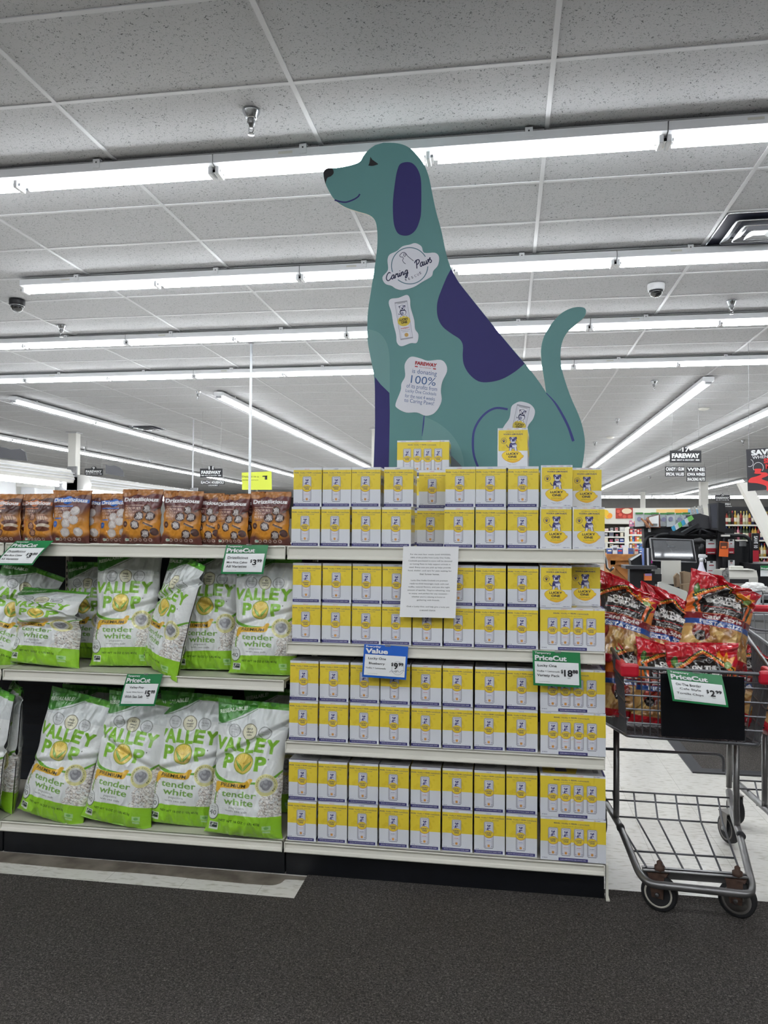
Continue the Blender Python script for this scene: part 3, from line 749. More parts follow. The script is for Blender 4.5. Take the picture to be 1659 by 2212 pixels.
# the two packs standing on top and the cartons that carry them
ZZ = 1.2956+2*(BH+.001)+.0006
pl = at(914, 1000, Y=3.46)
for dx, nm in ((-.06, 'left'), (.06, 'right')):
    for row in (0, 1):
        carton(ME4['blueberry' if dx < 0 else 'raspberry'], pl.x+dx, 3.45, 1.2956+row*(BH+.001), 0, 'carton behind the front row carrying the raised wide pack, %s side, %s layer' % (nm, 'upper' if row else 'lower'))
carton(ME8, pl.x, 3.452, ZZ+.003, R(.3), 'variety carton with four printed cans, raised on top before the dog leg', 'variety pack cartons')
pr_ = at(1108, 1000, Y=3.07)
for row in (0, 1):
    for dx, nm in ((-.06, 'left'), (.06, 'right')):
        carton(ME4['original'], pr_.x+dx-.008, 3.155, 1.2956+row*(BH+.001), 0, 'carton behind the front row under the raised narrow pack, %s side, %s layer' % (nm, 'upper' if row else 'lower'))
carton(ME8E, pr_.x-.002, 3.062, ZZ+.001, R(-3), 'narrow variety pack raised on top, in front of the dog hind leg', 'variety pack cartons')

# ------------------------------------------------------------------ the big dog board and its stickers
DY = 3.62
TEAL = mat('teal_paint', (90, 138, 138), 0.5); TEAL2 = mat('light_teal_paint', (108, 150, 149), 0.5); PUR = mat('purple_paint', (40, 36, 102), 0.6)
DGREY = mat('grey_paint', (104, 110, 116), 0.5); M_edge = mat('board_edge', (200, 196, 180), 0.7); NAVYM = mat('navy_line', (48, 56, 128), 0.45)
def Z2P(x, y): p = at(650+x*.3918, 280+y*.3918, Y=DY); return (p.x, p.z)
def dpoly(pts, k=4, closed=True): return [Z2P(*p) for p in (spline(pts, k, closed) if k else pts)]
body = [(455,72),(530,75),(590,95),(640,140),(680,195),(705,260),(722,340),(745,450),(775,560),(800,680),(828,765),(870,840),(940,930),(1020,1030),(1100,1130),(1180,1225),(1260,1320),(1320,1400)]
tail = [(1340,1370),(1326,1280),(1325,1200),(1345,1130),(1390,1060),(1440,1010),(1500,982),(1555,980),(1572,1000),(1560,1035),(1520,1070),(1475,1110),(1445,1160),(1432,1220),(1435,1300),(1455,1380),(1490,1480),(1530,1570),(1553,1640),(1566,1720),(1560,1800),(1545,1890),(1525,2000),(1500,2100),(1480,2285)]
front = [(398,1960),(401,1850),(408,1640),(409,1500),(404,1370),(385,1260),(370,1180),(366,1100),(370,1000),(385,900),(400,800),(415,700),(422,620),(420,550),(408,500),(375,470),(310,450),(240,425),(185,385),(150,330),(130,280),(125,235),(145,215),(190,212),(260,200),(310,185),(330,170),(345,145),(375,110),(410,85)]
zb = 1.297
o1 = [Z2P(*p) for p in spline(body, 4, False)]; o2 = [Z2P(*p) for p in spline(tail, 4, False)]; o3 = [Z2P(*p) for p in spline(front, 4, False)]
out = o1+[Z2P(1352, 1450)]+[(x, max(z, zb)) for x, z in o2]
out[-1] = (out[-1][0], zb)
out = out+[(o3[0][0], zb)]+o3
dog = empty('dog_board', (sum(p[0] for p in out)/len(out), DY, zb))
doff = -Vector(dog.location)
g = MB(); g.prism(out, DY, DY+.012, TEAL, 'y', M_edge)
b0 = g.build('board', dog); b0.location = doff
lay = [0]
def patch(name, polys, m, lift=.0006, par=dog, off=None):
    q = MB()
    for P_ in polys: q.flat(P_, m, lambda x, z: (x, DY-lift, z))
    o = q.build(name, par); o.location = doff if off is None else off
    return o
def dstroke(pts, w, k=4):
    P_ = [Z2P(*p) for p in spline(pts, k, False)]; return stroke(P_, w)
sm_ = lambda pts: dpoly(pts, 4)
patch('chest_patch', [dpoly(spline([(370,1100),(430,1120),(470,1170),(487,1240),(490,1330)], 4, False)+[(490,1452),(440,1405),(408,1362)]+spline([(404,1340),(385,1260),(370,1180)], 4, False), 0)], TEAL2)
patch('leg_patch', [dpoly(spline([(680,1582),(760,1620),(830,1680),(880,1760),(900,1850),(897,1960)], 4, False)+[(820,1960),(700,1860),(668,1700)], 0)], TEAL2)
patch('floor_patch', [dpoly([(790,1760),(822,1790),(960,1930),(960,1990),(700,1990)], 0)], DGREY, .001)
patch('front_leg', [dpoly([(408,1364),(440,1405),(488,1452),(490,1560),(488,1700),(485,1860),(470,1990),(402,1990),(402,1850),(409,1640)], 0)], PUR, .0008)
patch('ear', [sm_([(550,188),(600,180),(635,205),(658,255),(664,320),(663,450),(655,500),(635,550),(605,578),(570,585),(535,572),(515,530),(508,470),(508,390),(518,300),(530,230)])], PUR)
patch('back_spot', [dpoly([(828,768),(870,843),(940,932),(1020,1032),(1100,1132),(1180,1228),(1234,1290)], 0)+dpoly(spline([(1234,1290),(1180,1335),(1110,1375),(1040,1392),(980,1388),(930,1350),(900,1300),(892,1250),(893,1190),(875,1155),(830,1125),(785,1090),(760,1050),(750,1000),(755,940),(780,870),(805,810)], 4, False)[1:], 0)], PUR)
patch('nose', [sm_([(127,228),(145,214),(172,214),(181,238),(166,257),(147,265),(139,285),(137,300),(129,272),(126,245)])], M_ink)
patch('eye', [dpoly([(383,150),(394,166),(425,188),(400,195),(373,198),(379,178)], 0), dstroke([(372,196),(395,198),(425,190)], .004)], M_ink)
patch('mouth', [dstroke([(186,388),(215,397),(250,400),(290,386),(315,370),(325,355)], .0075)], PUR)
patch('painted_line', [dstroke([(1140,1542),(1080,1535),(1030,1555),(985,1600),(955,1660),(948,1730),(955,1800),(980,1870),(995,1914),(1010,1960)], .010)], NAVYM, .0012)
patch('painted_line', [dstroke([(1352,1452),(1400,1505),(1440,1570),(1475,1640),(1502,1718)], [.003, .004, .005, .006, .008, .009, .010, .010, .010, .011, .011, .011, .011, .011, .012, .012, .012])], NAVYM, .0012)
patch('painted_line', [dstroke([(680,1575),(676,1620),(668,1690)], [.003, .004, .005, .006, .007, .006, .005, .003, .002])], NAVYM, .0012)
tag(dog, 'giant teal dog cutout board with purple ear and spot behind the cartons', 'display board')
# stickers
M_stk = mat('sticker_white', (222, 222, 230), 0.35); BLUEINK = mat('blue_ink', (72, 104, 152), 0.6); REDINK = mat('red_ink', (178, 48, 58), 0.6); DKBLUE = mat('navy_ink', (38, 42, 78), 0.6); GYINK = mat('grey_ink', (140, 142, 150), 0.6)
GRN2 = mat('muted_circle', (88, 124, 140), 0.6)
def sticker(pts, name, k=4, mid=.0016):
    g = MB(); P_ = [Z2P(*p) for p in spline(pts, k)]
    g.prism(P_, DY-mid, DY-mid-.0012, M_stk, 'y'); return g
def PZ(lift=.0034):
    """sticker coordinates are zoom pixels"""
    def f(x, y):
        q = Z2P(x, -y); return (q[0], DY-lift, q[1])
    return f
g = sticker([(632,627),(665,645),(680,680),(740,680),(762,705),(755,750),(730,780),(720,810),(670,840),(620,870),(560,885),(525,878),(500,862),(465,850),(450,815),(480,775),(478,720),(490,690),(530,670),(560,645),(600,635)], 'a')
def arcp(a0, a1, r, w, cx=600, cyy=752):
    return stroke([(cx+r*math.cos(R(t)), -(cyy+r*math.sin(R(t)))) for t in np.linspace(a0, a1, 30)], w)
for a0, a1 in ((160, 330), (2, 130)): g.flat(arcp(a0, a1, 100, 5), GRN2, PZ(.0032))
CUR = {'C': ([[(1.3,1.7),(.9,2.0),(.3,1.5),(.05,.7),(.4,.05),(1.0,.1),(1.5,.6)]], 1.38), 'a': ([[(.9,.9),(.5,1.0),(.1,.5),(.3,.05),(.7,.3),(.9,.95),(.85,.2),(1.05,.05),(1.35,.35)]], 1.22),
       'r': ([[(-.1,.3),(.3,1.05),(.35,.8),(.7,.95),(.72,.55),(.7,.15),(.9,.05),(1.15,.35)]], 1.02), 'i': ([[(.2,.95),(.15,.2),(.35,.05),(.6,.35)], [(.32,1.35),(.38,1.5)]], .55),
       'n': ([[(.1,.95),(.1,.05),(.2,.6),(.5,.95),(.7,.7),(.65,.15),(.85,.05),(1.1,.35)]], 1.0), 'g': ([[(.9,.9),(.5,1.0),(.15,.5),(.35,.1),(.75,.35),(.9,.95),(.75,-.5),(.35,-.9),(.2,-.6),(.6,-.2),(1.1,.25)]], 1.1),
       'P': ([[(.5,1.95),(.3,0)], [(-.1,1.5),(.3,1.95),(1.0,1.95),(1.25,1.5),(.9,1.05),(.4,.95)]], 1.2), 'w': ([[(.05,.95),(.12,.2),(.35,.05),(.6,.5),(.65,.95),(.65,.2),(.85,.05),(1.1,.5),(1.1,.98),(1.35,.85)]], 1.3), 's': ([[(-.05,.35),(.45,1.25),(.42,.8),(.72,.35),(.5,.0),(.1,.12)]], .8)}
def script(word, x, y, u, ang, lw=5.6):
    cx_ = 0
    for ch in word:
        for pth in CUR[ch][0]:
            q = [((px_+cx_+py_*.28)*u, py_*u) for px_, py_ in pth]
            q = [(x+a*math.cos(ang)-b*math.sin(ang), -y+a*math.sin(ang)+b*math.cos(ang)) for a, b in q]
            st = stroke(spline(q, 4, False), lw); m_ = len(st)//2; fz = PZ(.0034)
            g.add([fz(*v) for v in st[:m_]+st[m_:][::-1]], [(k, k+1, m_+k+1, m_+k) for k in range(m_-1)], DKBLUE)
        cx_ += CUR[ch][1]
script('Caring', 472, 838, 20.5, R(20)); script('Paws', 634, 770, 21.5, R(24))
for ch, x, y in zip('RESCUE', (580, 597, 614, 631, 646, 659), (829, 823, 816, 808, 800, 791)): g.text(ch, x, -y, 9, 13, DKBLUE, PZ(), .01, 0, R(24))
pass
g.flat(stroke([(545, -698), (548, -690), (560, -679), (572, -678), (580, -686), (590, -700), (612, -718), (622, -726)], 3), DKBLUE, PZ()); g.flat(stroke([(545, -698), (552, -704), (562, -704), (566, -712), (560, -722), (568, -735), (578, -742)], 3), DKBLUE, PZ(.0036))
g.flat(stroke([(570, -682), (567, -696), (573, -702), (579, -694), (577, -683)], 3), DKBLUE, PZ(.0038))
tag(g.build('logo_sticker'), 'white wavy sticker with the Caring Paws Rescue logo on the dog neck', 'sticker')
def cansticker(g, M2, fl, flm):
    """can picture in local px space, M2 maps local (x -40..40, y -110..110) to zoom px"""
    def pp(lift): 
        def f(x, y):
            a, b_ = M2(x, y); q = Z2P(a, b_); return (q[0], DY-lift, q[1])
        return f
    cg, cl = mat('can_grey', (150, 150, 162), .4), mat('can_light', (212, 212, 222), .4)
    def rr(x0, y0, x1, y1, m, l): g.flat([(x0, y0), (x1, y0), (x1, y1), (x0, y1)], m, pp(l))
    rr(-35, -105, 35, 105, cg, .003); rr(-33, -98, 33, 98, cl, .0033); rr(-24, -98, 20, 98, M_stk, .0036)
    lm, om = mat('lemon_yellow', (216, 192, 70), .5), mat('emblem_gold', (188, 150, 80), .5)
    g.flat(ring(0, 5, 35, 28, 20), lm, pp(.0040))
    gd = mat('sketch_grey', (150, 150, 176), .5)
    g.flat(ring(2, -44, 18, 19, 16), DKBLUE, pp(.0038)); g.flat(ring(3, -42, 14, 15, 16), M_stk, pp(.0039)); g.flat(ring(-2, -38, 8, 9, 12), gd, pp(.0040))
    g.flat(ring(2, -70, 16, 15, 16), DKBLUE, pp(.0041)); g.flat(ring(2, -70, 14, 13, 16), M_stk, pp(.0042)); g.flat(ring(9, -74, 5, 7, 12), gd, pp(.0043))
    for sx in (-1, 1):
        g.flat([(2+sx*9, -81), (2+sx*19, -80), (2+sx*17, -70)], DKBLUE, pp(.0044)); g.flat(ring(2+sx*6, -73, 2.4, 2.4, 8), DKBLUE, pp(.0045))
        g.flat([(2+sx*7, -26), (2+sx*12, -26), (2+sx*15, -18), (2+sx*8, -18)], M_stk, pp(.0044)); g.flat([(2+sx*12, -28), (2+sx*14, -28), (2+sx*17, -18), (2+sx*15, -18)], DKBLUE, pp(.0045))
    g.flat(ring(2, -64, 6, 5, 12), DKBLUE, pp(.0045)); g.flat([(-14, -56), (18, -56), (14, -51), (-10, -51)], DKBLUE, pp(.0046)); g.flat([(-16, -34), (-24, -42), (-22, -32)], DKBLUE, pp(.0044))
    fp = lambda x, y: pp(.0046)(x, -y)
    g.text('LUCKY', 0, 4, 48, 13, M_ink, fp, .02); g.text('ONE', 0, -12, 34, 13, M_ink, fp, .02); g.text(fl, 0, -44, 46, 8, flm, fp, .01)
    rr(-22, -96, 22, -93, GYINK, .0042); rr(-24, 54, 24, 56, GYINK, .0042); rr(-18, 62, 18, 64, GYINK, .0042)
    g.flat(ring(2, 82, 11, 11, 14), om, pp(.0042))
def rotm(cx, cyy, a, s=1.0): return lambda x, y: (cx+s*(x*math.cos(a)-y*math.sin(a)), cyy+s*(x*math.sin(a)+y*math.cos(a)))
g = sticker([(585,912),(602,935),(605,980),(625,1050),(630,1100),(648,1130),(640,1175),(605,1178),(555,1195),(530,1175),(525,1130),(510,1070),(500,1010),(485,960),(495,935),(540,928)], 'b')
cansticker(g, rotm(568, 1052, R(-9)), 'RASPBERRY', REDINK)
tag(g.build('can_sticker'), 'white wavy sticker of a slim raspberry can on the dog chest', 'sticker')
g = sticker([(615,1252),(660,1262),(700,1275),(770,1270),(800,1295),(805,1335),(780,1390),(772,1440),(775,1500),(740,1560),(690,1578),(640,1560),(580,1560),(530,1535),(523,1510),(550,1440),(555,1400),(575,1360),(572,1300),(590,1265)], 'c')
a_ = R(-7)
for st, x, y, w, h, m_, bo in (('FAREWAY', 690, 1294, 118, 19, REDINK, .045), ('MEAT & GROCERY', 687, 1314, 66, 6, REDINK, .0), ('is donating', 682, 1342, 136, 32, BLUEINK, 0), ('100%', 676, 1384, 138, 44, BLUEINK, 0), ('of its profits from', 667, 1425, 170, 30, BLUEINK, 0),
        ('Lucky One Cocktails', 662, 1451, 170, 23, BLUEINK, 0), ('for the next 4 weeks', 657, 1476, 166, 20, BLUEINK, 0), ('to Caring Paws!', 652, 1504, 164, 28, BLUEINK, 0)):
    g.text(st, x, -y, w, h, m_, PZ(), bo, 0, a_)
for x, y in ((637, 1307), (737, 1320)): g.flat([(x-8, -y-3+1), (x+8, -y-3-1), (x+8, -y+3-1), (x-8, -y+3+1)], REDINK, PZ())
tag(g.build('donation_sticker'), 'white wavy sticker saying the store is donating 100% of profits, low on the dog chest', 'sticker')
g = sticker([(1215,1500),(1265,1515),(1290,1550),(1280,1595),(1250,1640),(1240,1720),(1180,1760),(1110,1740),(1100,1680),(1120,1635),(1150,1590),(1160,1530),(1185,1508)], 'd')
cansticker(g, rotm(1205, 1630, R(12), 1.05), 'PEACH', REDINK)
tag(g.build('can_sticker'), 'white wavy sticker of a slim can behind the raised end on carton', 'sticker')

# ------------------------------------------------------------------ paper notice and price signs
M_paper = mat('white_paper', (246, 246, 246), 0.7); M_green = mat('sign_green', (30, 124, 70), 0.35); M_blue = mat('sign_blue', (22, 92, 190), 0.35); M_signw = mat('sign_white', (244, 246, 246), 0.35)
M_wink = mat('white_ink', (240, 242, 242), 0.4)
def frame_from(px, Y, zoff=0):
    """local frame of a hanging sheet: corners in the photo order tl,tr,bl -> bilinear plane at depth Y"""
    tl, tr, bl = [at(*p, Y=Y) for p in px]
    return tl, tr-tl, bl-tl
def sheet(name, px, Y, warp=None):
    tl, ex, ey = frame_from(px, Y)
    def P(x, y, lift=0.0):
        d = warp(x, y) if warp else (0, 0, 0)
        p = tl+ex*x+ey*y+Vector(d); return (p.x, p.y-lift, p.z)
    return P, ex.length, ey.length
P, w_, h_ = sheet('notice', ((871, 1180), (991, 1181), (864, 1332)), 2.932, lambda x, y: (0, -.012*y*y, 0))
g = MB(); n = 10
for k in range(n):
    g.add([P(0, k/n), P(1, k/n), P(1, (k+1)/n), P(0, (k+1)/n)], [(0, 3, 2, 1)], M_paper, True)
    g.add([P(0, k/n, -.0004), P(1, k/n, -.0004), P(1, (k+1)/n, -.0004), P(0, (k+1)/n, -.0004)], [(0, 1, 2, 3)], M_paper, True)
T = ['For the next four weeks (until 4/4/2026),', '100% of the profits from Lucky One Vodka', 'Cocktails purchased in-store will be donated', 'to Caring Paws to help support animals in', 'need. Every case you pick up helps provide', 'food, shelter, and care for pets waiting for', 'their furever homes.', None,
     'Lucky One Vodka Cocktails are premium', 'ready-to-drink beverages made with real', 'vodka, natural flavors, and just the right', "amount of sparkle. They're refreshing, easy", 'to enjoy, and perfect for any occasion -', "whether you're relaxing at home or", 'gathering with friends.', None, 'Grab a Lucky One, and help give a lucky pet', 'a second chance.']
for i, t in enumerate(T):
    if t: g.text(t, .5, -(.115+.046*i), len(t)*.0178, .024, M_ink, lambda x, y: P(x, -y, .0006), 0)
tag(g.build('paper_notice'), 'white printed notice taped to the top shelf edge above the cartons', 'notice')
def curved_sign(name, px, Y, col, head, lines, price, cents, label, curve=0.0, side=0.0, extra=None, prw=.15):
    def warp(x, y): return (0, -curve*math.sin(min(y, 1)*PI*.5)-side*(x-.5)**2*4+side, 0)
    P, w_, h_ = sheet(name, px, Y, warp)
    root = empty(name, P(.5, 1)); off = -Vector(root.location)
    g = MB(); n = 12; m2 = 6
    for lift, fl in ((0, 0), (-.0006, 1)):
        vs = [P(i/m2, k/n, lift) for k in range(n+1) for i in range(m2+1)]
        fs = [(k*(m2+1)+i, (k+1)*(m2+1)+i, (k+1)*(m2+1)+i+1, k*(m2+1)+i+1) for k in range(n) for i in range(m2)]
        g.add(vs, [f if not fl else f[::-1] for f in fs], col, True)
    g.build('card', root).location = off
    g = MB(); vs = [P(.04+.92*i/m2, .30+.63*k/n, .0014) for k in range(n+1) for i in range(m2+1)]
    g.add(vs, [(k*(m2+1)+i, (k+1)*(m2+1)+i, (k+1)*(m2+1)+i+1, k*(m2+1)+i+1) for k in range(n) for i in range(m2)], M_signw, True)
    f = lambda x, y: P(x, -y, .0030)
    g.text(head[0], .05, -.06, .34, .07, M_wink, f, .02, align='l'); g.text(head[1], .05, -.19, .66 if len(head[1]) > 6 else .5, .14, M_wink, f, .045, align='l')
    for (t, x, y, w, h, bo) in lines: g.text(t, x, -y, w, h, M_ink, f, bo, align='c')
    px_ = .765-.015*(len(price)-1)
    g.text('$', px_-.095-.045*(len(price)-1), -.56, .04, .12, M_ink, f, .02); g.text(price, px_-.012, -.60, .085*len(price), .19, M_ink, f, .03); g.text(cents, px_+.10+.035*(len(price)-1), -.545, .11, .1, M_ink, f, .02)
    g.text('each', px_, -.74, .06, .03, M_ink, f); g.text('Good through Wednesday', .24, -.875, .22, .018, M_ink, f)
    if head[1] == 'Value':
        g.flat(stroke([(.80+.135*math.cos(t), -(.66+.20*math.sin(t))) for t in np.linspace(0, 2*PI, 40)], .006), GYINK, f)
        g.flat(stroke(spline([(.62, -.80), (.66, -.74), (.68, -.79), (.72, -.75), (.76, -.79), (.80, -.73), (.84, -.78), (.90, -.72), (.95, -.74)], 4, False), .008), GYINK, lambda x, y: P(x, -y, .0034))
    g.build('print', root).location = off
    g = MB(); g.box(P(.47, -.03, .002), tuple(a+b_ for a, b_ in zip(P(.60, .04, .0), (0, 0, 0))), M_clear); g.build('clear_clip', root).location = off
    tag(root, label, 'price sign', 'price signs')
PC = ('Temporary', 'PriceCut')
curved_sign('price_sign', ((35, 1168), (116, 1168), (6, 1219)), 2.925, M_green, PC, [('Drizzilicious', .32, .44, .48, .09, .005), ('Mini Rice Cakes', .31, .60, .48, .075, .005), ('All Varieties', .30, .75, .46, .085, .005)], '3', '99', 'green price cut sign for mini rice cakes at the far left, curled forward', .05)
curved_sign('price_sign', ((489, 1177), (580, 1177), (481, 1239)), 2.928, M_green, PC, [('Drizzilicious', .34, .44, .48, .09, .005), ('Mini Rice Cakes', .34, .60, .48, .07, .005), ('All Varieties', .34, .74, .48, .085, .005)], '3', '99', 'green price cut sign for mini rice cakes right of the shelf middle', .02, .004)
curved_sign('price_sign', ((275, 1456), (352, 1456), (261, 1523)), 2.928, M_green, PC, [('Valley Pop', .38, .42, .4, .085, .005), ('Tender White Popcorn', .36, .565, .48, .05, .0), ('With Sea Salt', .36, .70, .5, .085, .005)], '5', '99', 'green price cut sign for popcorn on the left middle shelf edge', .015)
curved_sign('price_sign', ((787, 1391), (882, 1397), (783, 1461)), 2.928, M_blue, ('Everyday', 'Value'), [('Lucky One', .32, .42, .4, .09, .01), ('Blueberry', .32, .57, .36, .085, .01), ('Vodka + Lemonade', .30, .70, .46, .05, .0)], '9', '99', 'blue everyday value sign for blueberry cartons on the second shelf edge', .01)
curved_sign('price_sign', ((1150, 1405), (1253, 1410), (1152, 1479)), 2.926, M_green, PC, [('Lucky One', .30, .42, .4, .09, .01), ('Vodka + Lemonade', .32, .57, .48, .05, .0), ('Variety Pack', .32, .70, .47, .09, .01)], '18', '88', 'green price cut sign for variety packs on the second shelf edge', .01)
# ------------------------------------------------------------------ bags
LG = (146, 200, 44); DG = (58, 128, 40); TXG = (118, 164, 70)
def popcorn_fill(a, mask_poly, seed):
    base = a.a.copy()
    rs = np.random.RandomState(seed)
    for _ in range(2600):
        x, y = rs.uniform(0, 1), rs.uniform(.42, 1)
        r = rs.uniform(.009, .017); t = rs.randint(0, 7)
        c = [(246, 242, 236), (226, 220, 214), (250, 248, 244), (204, 194, 184), (238, 232, 224), (96, 78, 64), (250, 247, 242)][t]
        if t == 5: r *= .45
        a.ell(x+rs.uniform(-.006, .006), y+.004, r, r*.55, (150, 140, 130), .8); a.ell(x, y, r, r*.55, c)
    pop = a.a.copy(); a.a = base
    m = Art(a.w, a.h, (0, 0, 0)); m.poly(mask_poly, (255, 255, 255)) if not isinstance(mask_poly[0], list) else [m.poly(q, (255, 255, 255)) for q in mask_poly]
    k = m.a[:, :, 0] > .5; a.a[k] = pop[k]
def valley_art(seed=0):
    a = Art(190, 340, (232, 234, 232)); k = 340/190
    # translucent upper film
    a.rect(0, .0, 1, .2, (214, 218, 217))
    popcorn_fill(a, [[(0, .56), (.12, .6), (.2, .63), (.13, .7), (.1, .83), (0, .84)], [(1, .5), (.9, .545), (.8, .60), (.78, .66), (.72, .72), (.74, .77), (.68, .83), (1, .84)]], seed)
    # resealable corner
    a.poly(spline([(0, .015), (.6, .012), (.52, .06), (.38, .1), (.22, .15), (.02, .175)], 3), DG); a.rect(0, .0, 1, .03, (70, 146, 44)); a.rect(.55, .012, 1, .05, (96, 172, 50))
    a.line([(.0, .19), (.2, .165), (.4, .115), (.56, .055)], .008, (60, 110, 50))
    a.text('RESEALABLE!', .22, .075, .38, .028, (226, 236, 220), .02, .2, -.22)
    for x, r, t1, t2 in ((.27, .088, 'gluten', 'free'), (.49, .105, 'NO seed', 'oils'), (.7, .088, 'non', 'GMO')):
        a.ell(x, .225, r, r/k, (110, 104, 80) if r > .1 else (120, 124, 120)); a.ell(x, .225, r-.01, (r-.01)/k, (222, 218, 190) if r > .1 else (208, 210, 210))
        if r > .1:
            a.text('NO', x, .205, .075, .014, (50, 50, 44), .03); a.text('seed', x, .226, .1, .014, (50, 50, 44), .02); a.text('oils', x, .245, .08, .013, (50, 50, 44), .02)
        else: a.text(t1, x, .217, .1, .012, (110, 112, 110)); a.text(t2, x, .235, .085, .012, (110, 112, 110))
    # VALLEY POP
    for ch, x, y, w, h, r in (('V', .09, .325, .16, .096, .1), ('A', .235, .328, .165, .104, -.06), ('L', .385, .323, .11, .1, .05), ('L', .51, .326, .11, .1, -.04), ('E', .655, .318, .145, .1, .06), ('Y', .825, .323, .17, .104, .02)):
        a.text(ch, x, y, w*.93, h*.96, (126, 182, 44), .045, .06, r)
    a.text('P', .23, .452, .14, .1, (126, 182, 44), .045, .05, .03); a.text('P', .70, .452, .14, .1, (126, 182, 44), .045, .05, -.05)
    a.ell(.455, .455, .142, .142/k, (150, 170, 50)); a.ell(.455, .455, .128, .128/k, (226, 196, 88)); a.ell(.455, .435, .085, .05, (240, 212, 100))
    for t in range(9):
        q = -1.2+t*.3; a.line([(.455, .46), (.455+.12*math.sin(q), .46-.12*math.cos(q)/k)], .004, (206, 166, 60))
    for s in (-1, 1):
        for d, c in ((0, (84, 140, 50)), (.022, (116, 172, 66))):
            a.poly(spline([(.455, .512), (.455+s*(.022+d*.4), .482), (.455+s*(.06+d), .460), (.455+s*(.112-d*.4), .436+d*.6), (.455+s*(.09-d*.3), .468), (.455+s*.045, .500)], 3), c)
        a.line([(.455, .51), (.455+s*.1, .442)], .006, (206, 214, 120))
    a.ell(.8, .415, .008, .005, (60, 70, 50))
    # green swoosh
    a.poly(spline([(0, .5), (.06, .545), (.18, .578), (.35, .59), (.6, .588), (.8, .565), (1, .49), (1, .505), (.82, .583), (.6, .603), (.35, .606), (.16, .6), (.05, .575), (0, .535)], 3), (104, 168, 40))
    # premium ribbon
    a.poly(spline([(.1, .605), (.3, .603), (.5, .592), (.56, .568), (.6, .563), (.62, .572), (.6, .595), (.57, .628), (.5, .64), (.3, .642), (.17, .646), (.13, .67), (.11, .69), (.08, .68), (.08, .64)], 4), (226, 178, 52))
    a.line([(.1, .68), (.085, .73), (.1, .8)], .02, (116, 168, 60))
    a.text('PREMIUM', .345, .62, .37, .026, (44, 40, 20), .02, .2)
    a.text('tender', .435, .682, .5, .046, TXG, .02); a.text('white', .44, .737, .42, .048, TXG, .02)
    a.text('popcorn', .42, .783, .2, .016, (96, 100, 90), .0); a.text('with sea salt', .42, .803, .3, .014, (96, 100, 90), .0)
    # popped in coconut oil seal
    a.ell(.8, .60, .142, .142/k, (226, 220, 140)); a.ell(.8, .60, .132, .132/k, (216, 212, 150)); a.ell(.8, .60, .1, .1/k, (206, 206, 200))
    for x, y, r in ((.77, .595, .05), (.83, .59, .05), (.8, .61, .055), (.8, .58, .04)): a.ell(x, y, r, r/k, (138, 138, 142)); a.ell(x-.01, y-.006, r*.6, r*.6/k, (168, 168, 172))
    for i, ch in enumerate('popped in coconut oil'):
        q = R(215-i*12.5); a.text(ch, .8+.117*math.cos(q), .60-.117*math.sin(q)/k, .016, .011, (90, 92, 50)) if ch != ' ' else None
    # calories blob
    # green base
    a.poly([(0, .845), (.5, .83), (1, .83), (1, 1), (0, 1)], LG)
    for i in range(24):
        rs = np.random.RandomState(i+seed*50); x = rs.uniform(0, 1); y = rs.uniform(.86, .99)
        a.ell(x, y, rs.uniform(.03, .09), rs.uniform(.004, .012), (150, 206, 60), .35, rs.uniform(-.8, .8))
    a.ell(.09, .83, .088, .06, (70, 74, 66)); a.ell(.085, .828, .083, .056, (226, 228, 226)); a.text('40', .085, .838, .11, .036, (40, 42, 40)); a.text('CALORIES', .085, .795, .1, .008, (70, 70, 70)); a.text('PER CUP', .085, .808, .08, .008, (70, 70, 70))
    a.text('NET WT 16 OZ (1 LB) 453g', .47, .884, .54, .022, (40, 66, 20), .02)
    a.rect(.06, .905, .19, .96, (222, 226, 220)); a.rect(.07, .91, .18, .945, (44, 54, 50)); a.text('NON GMO', .13, .922, .08, .01, (220, 224, 220), .02); a.line([(.07, .93), (.09, .94), (.115, .912)], .01, (220, 224, 220))
    a.rect(.77, .895, .88, .93, (176, 216, 150)); a.rect(.78, .935, .87, .95, (176, 216, 150)); a.ell(.825, .912, .03, .01, (120, 180, 90))
    a.rect(0, .985, 1, 1, (150, 200, 80))
    return a.out()
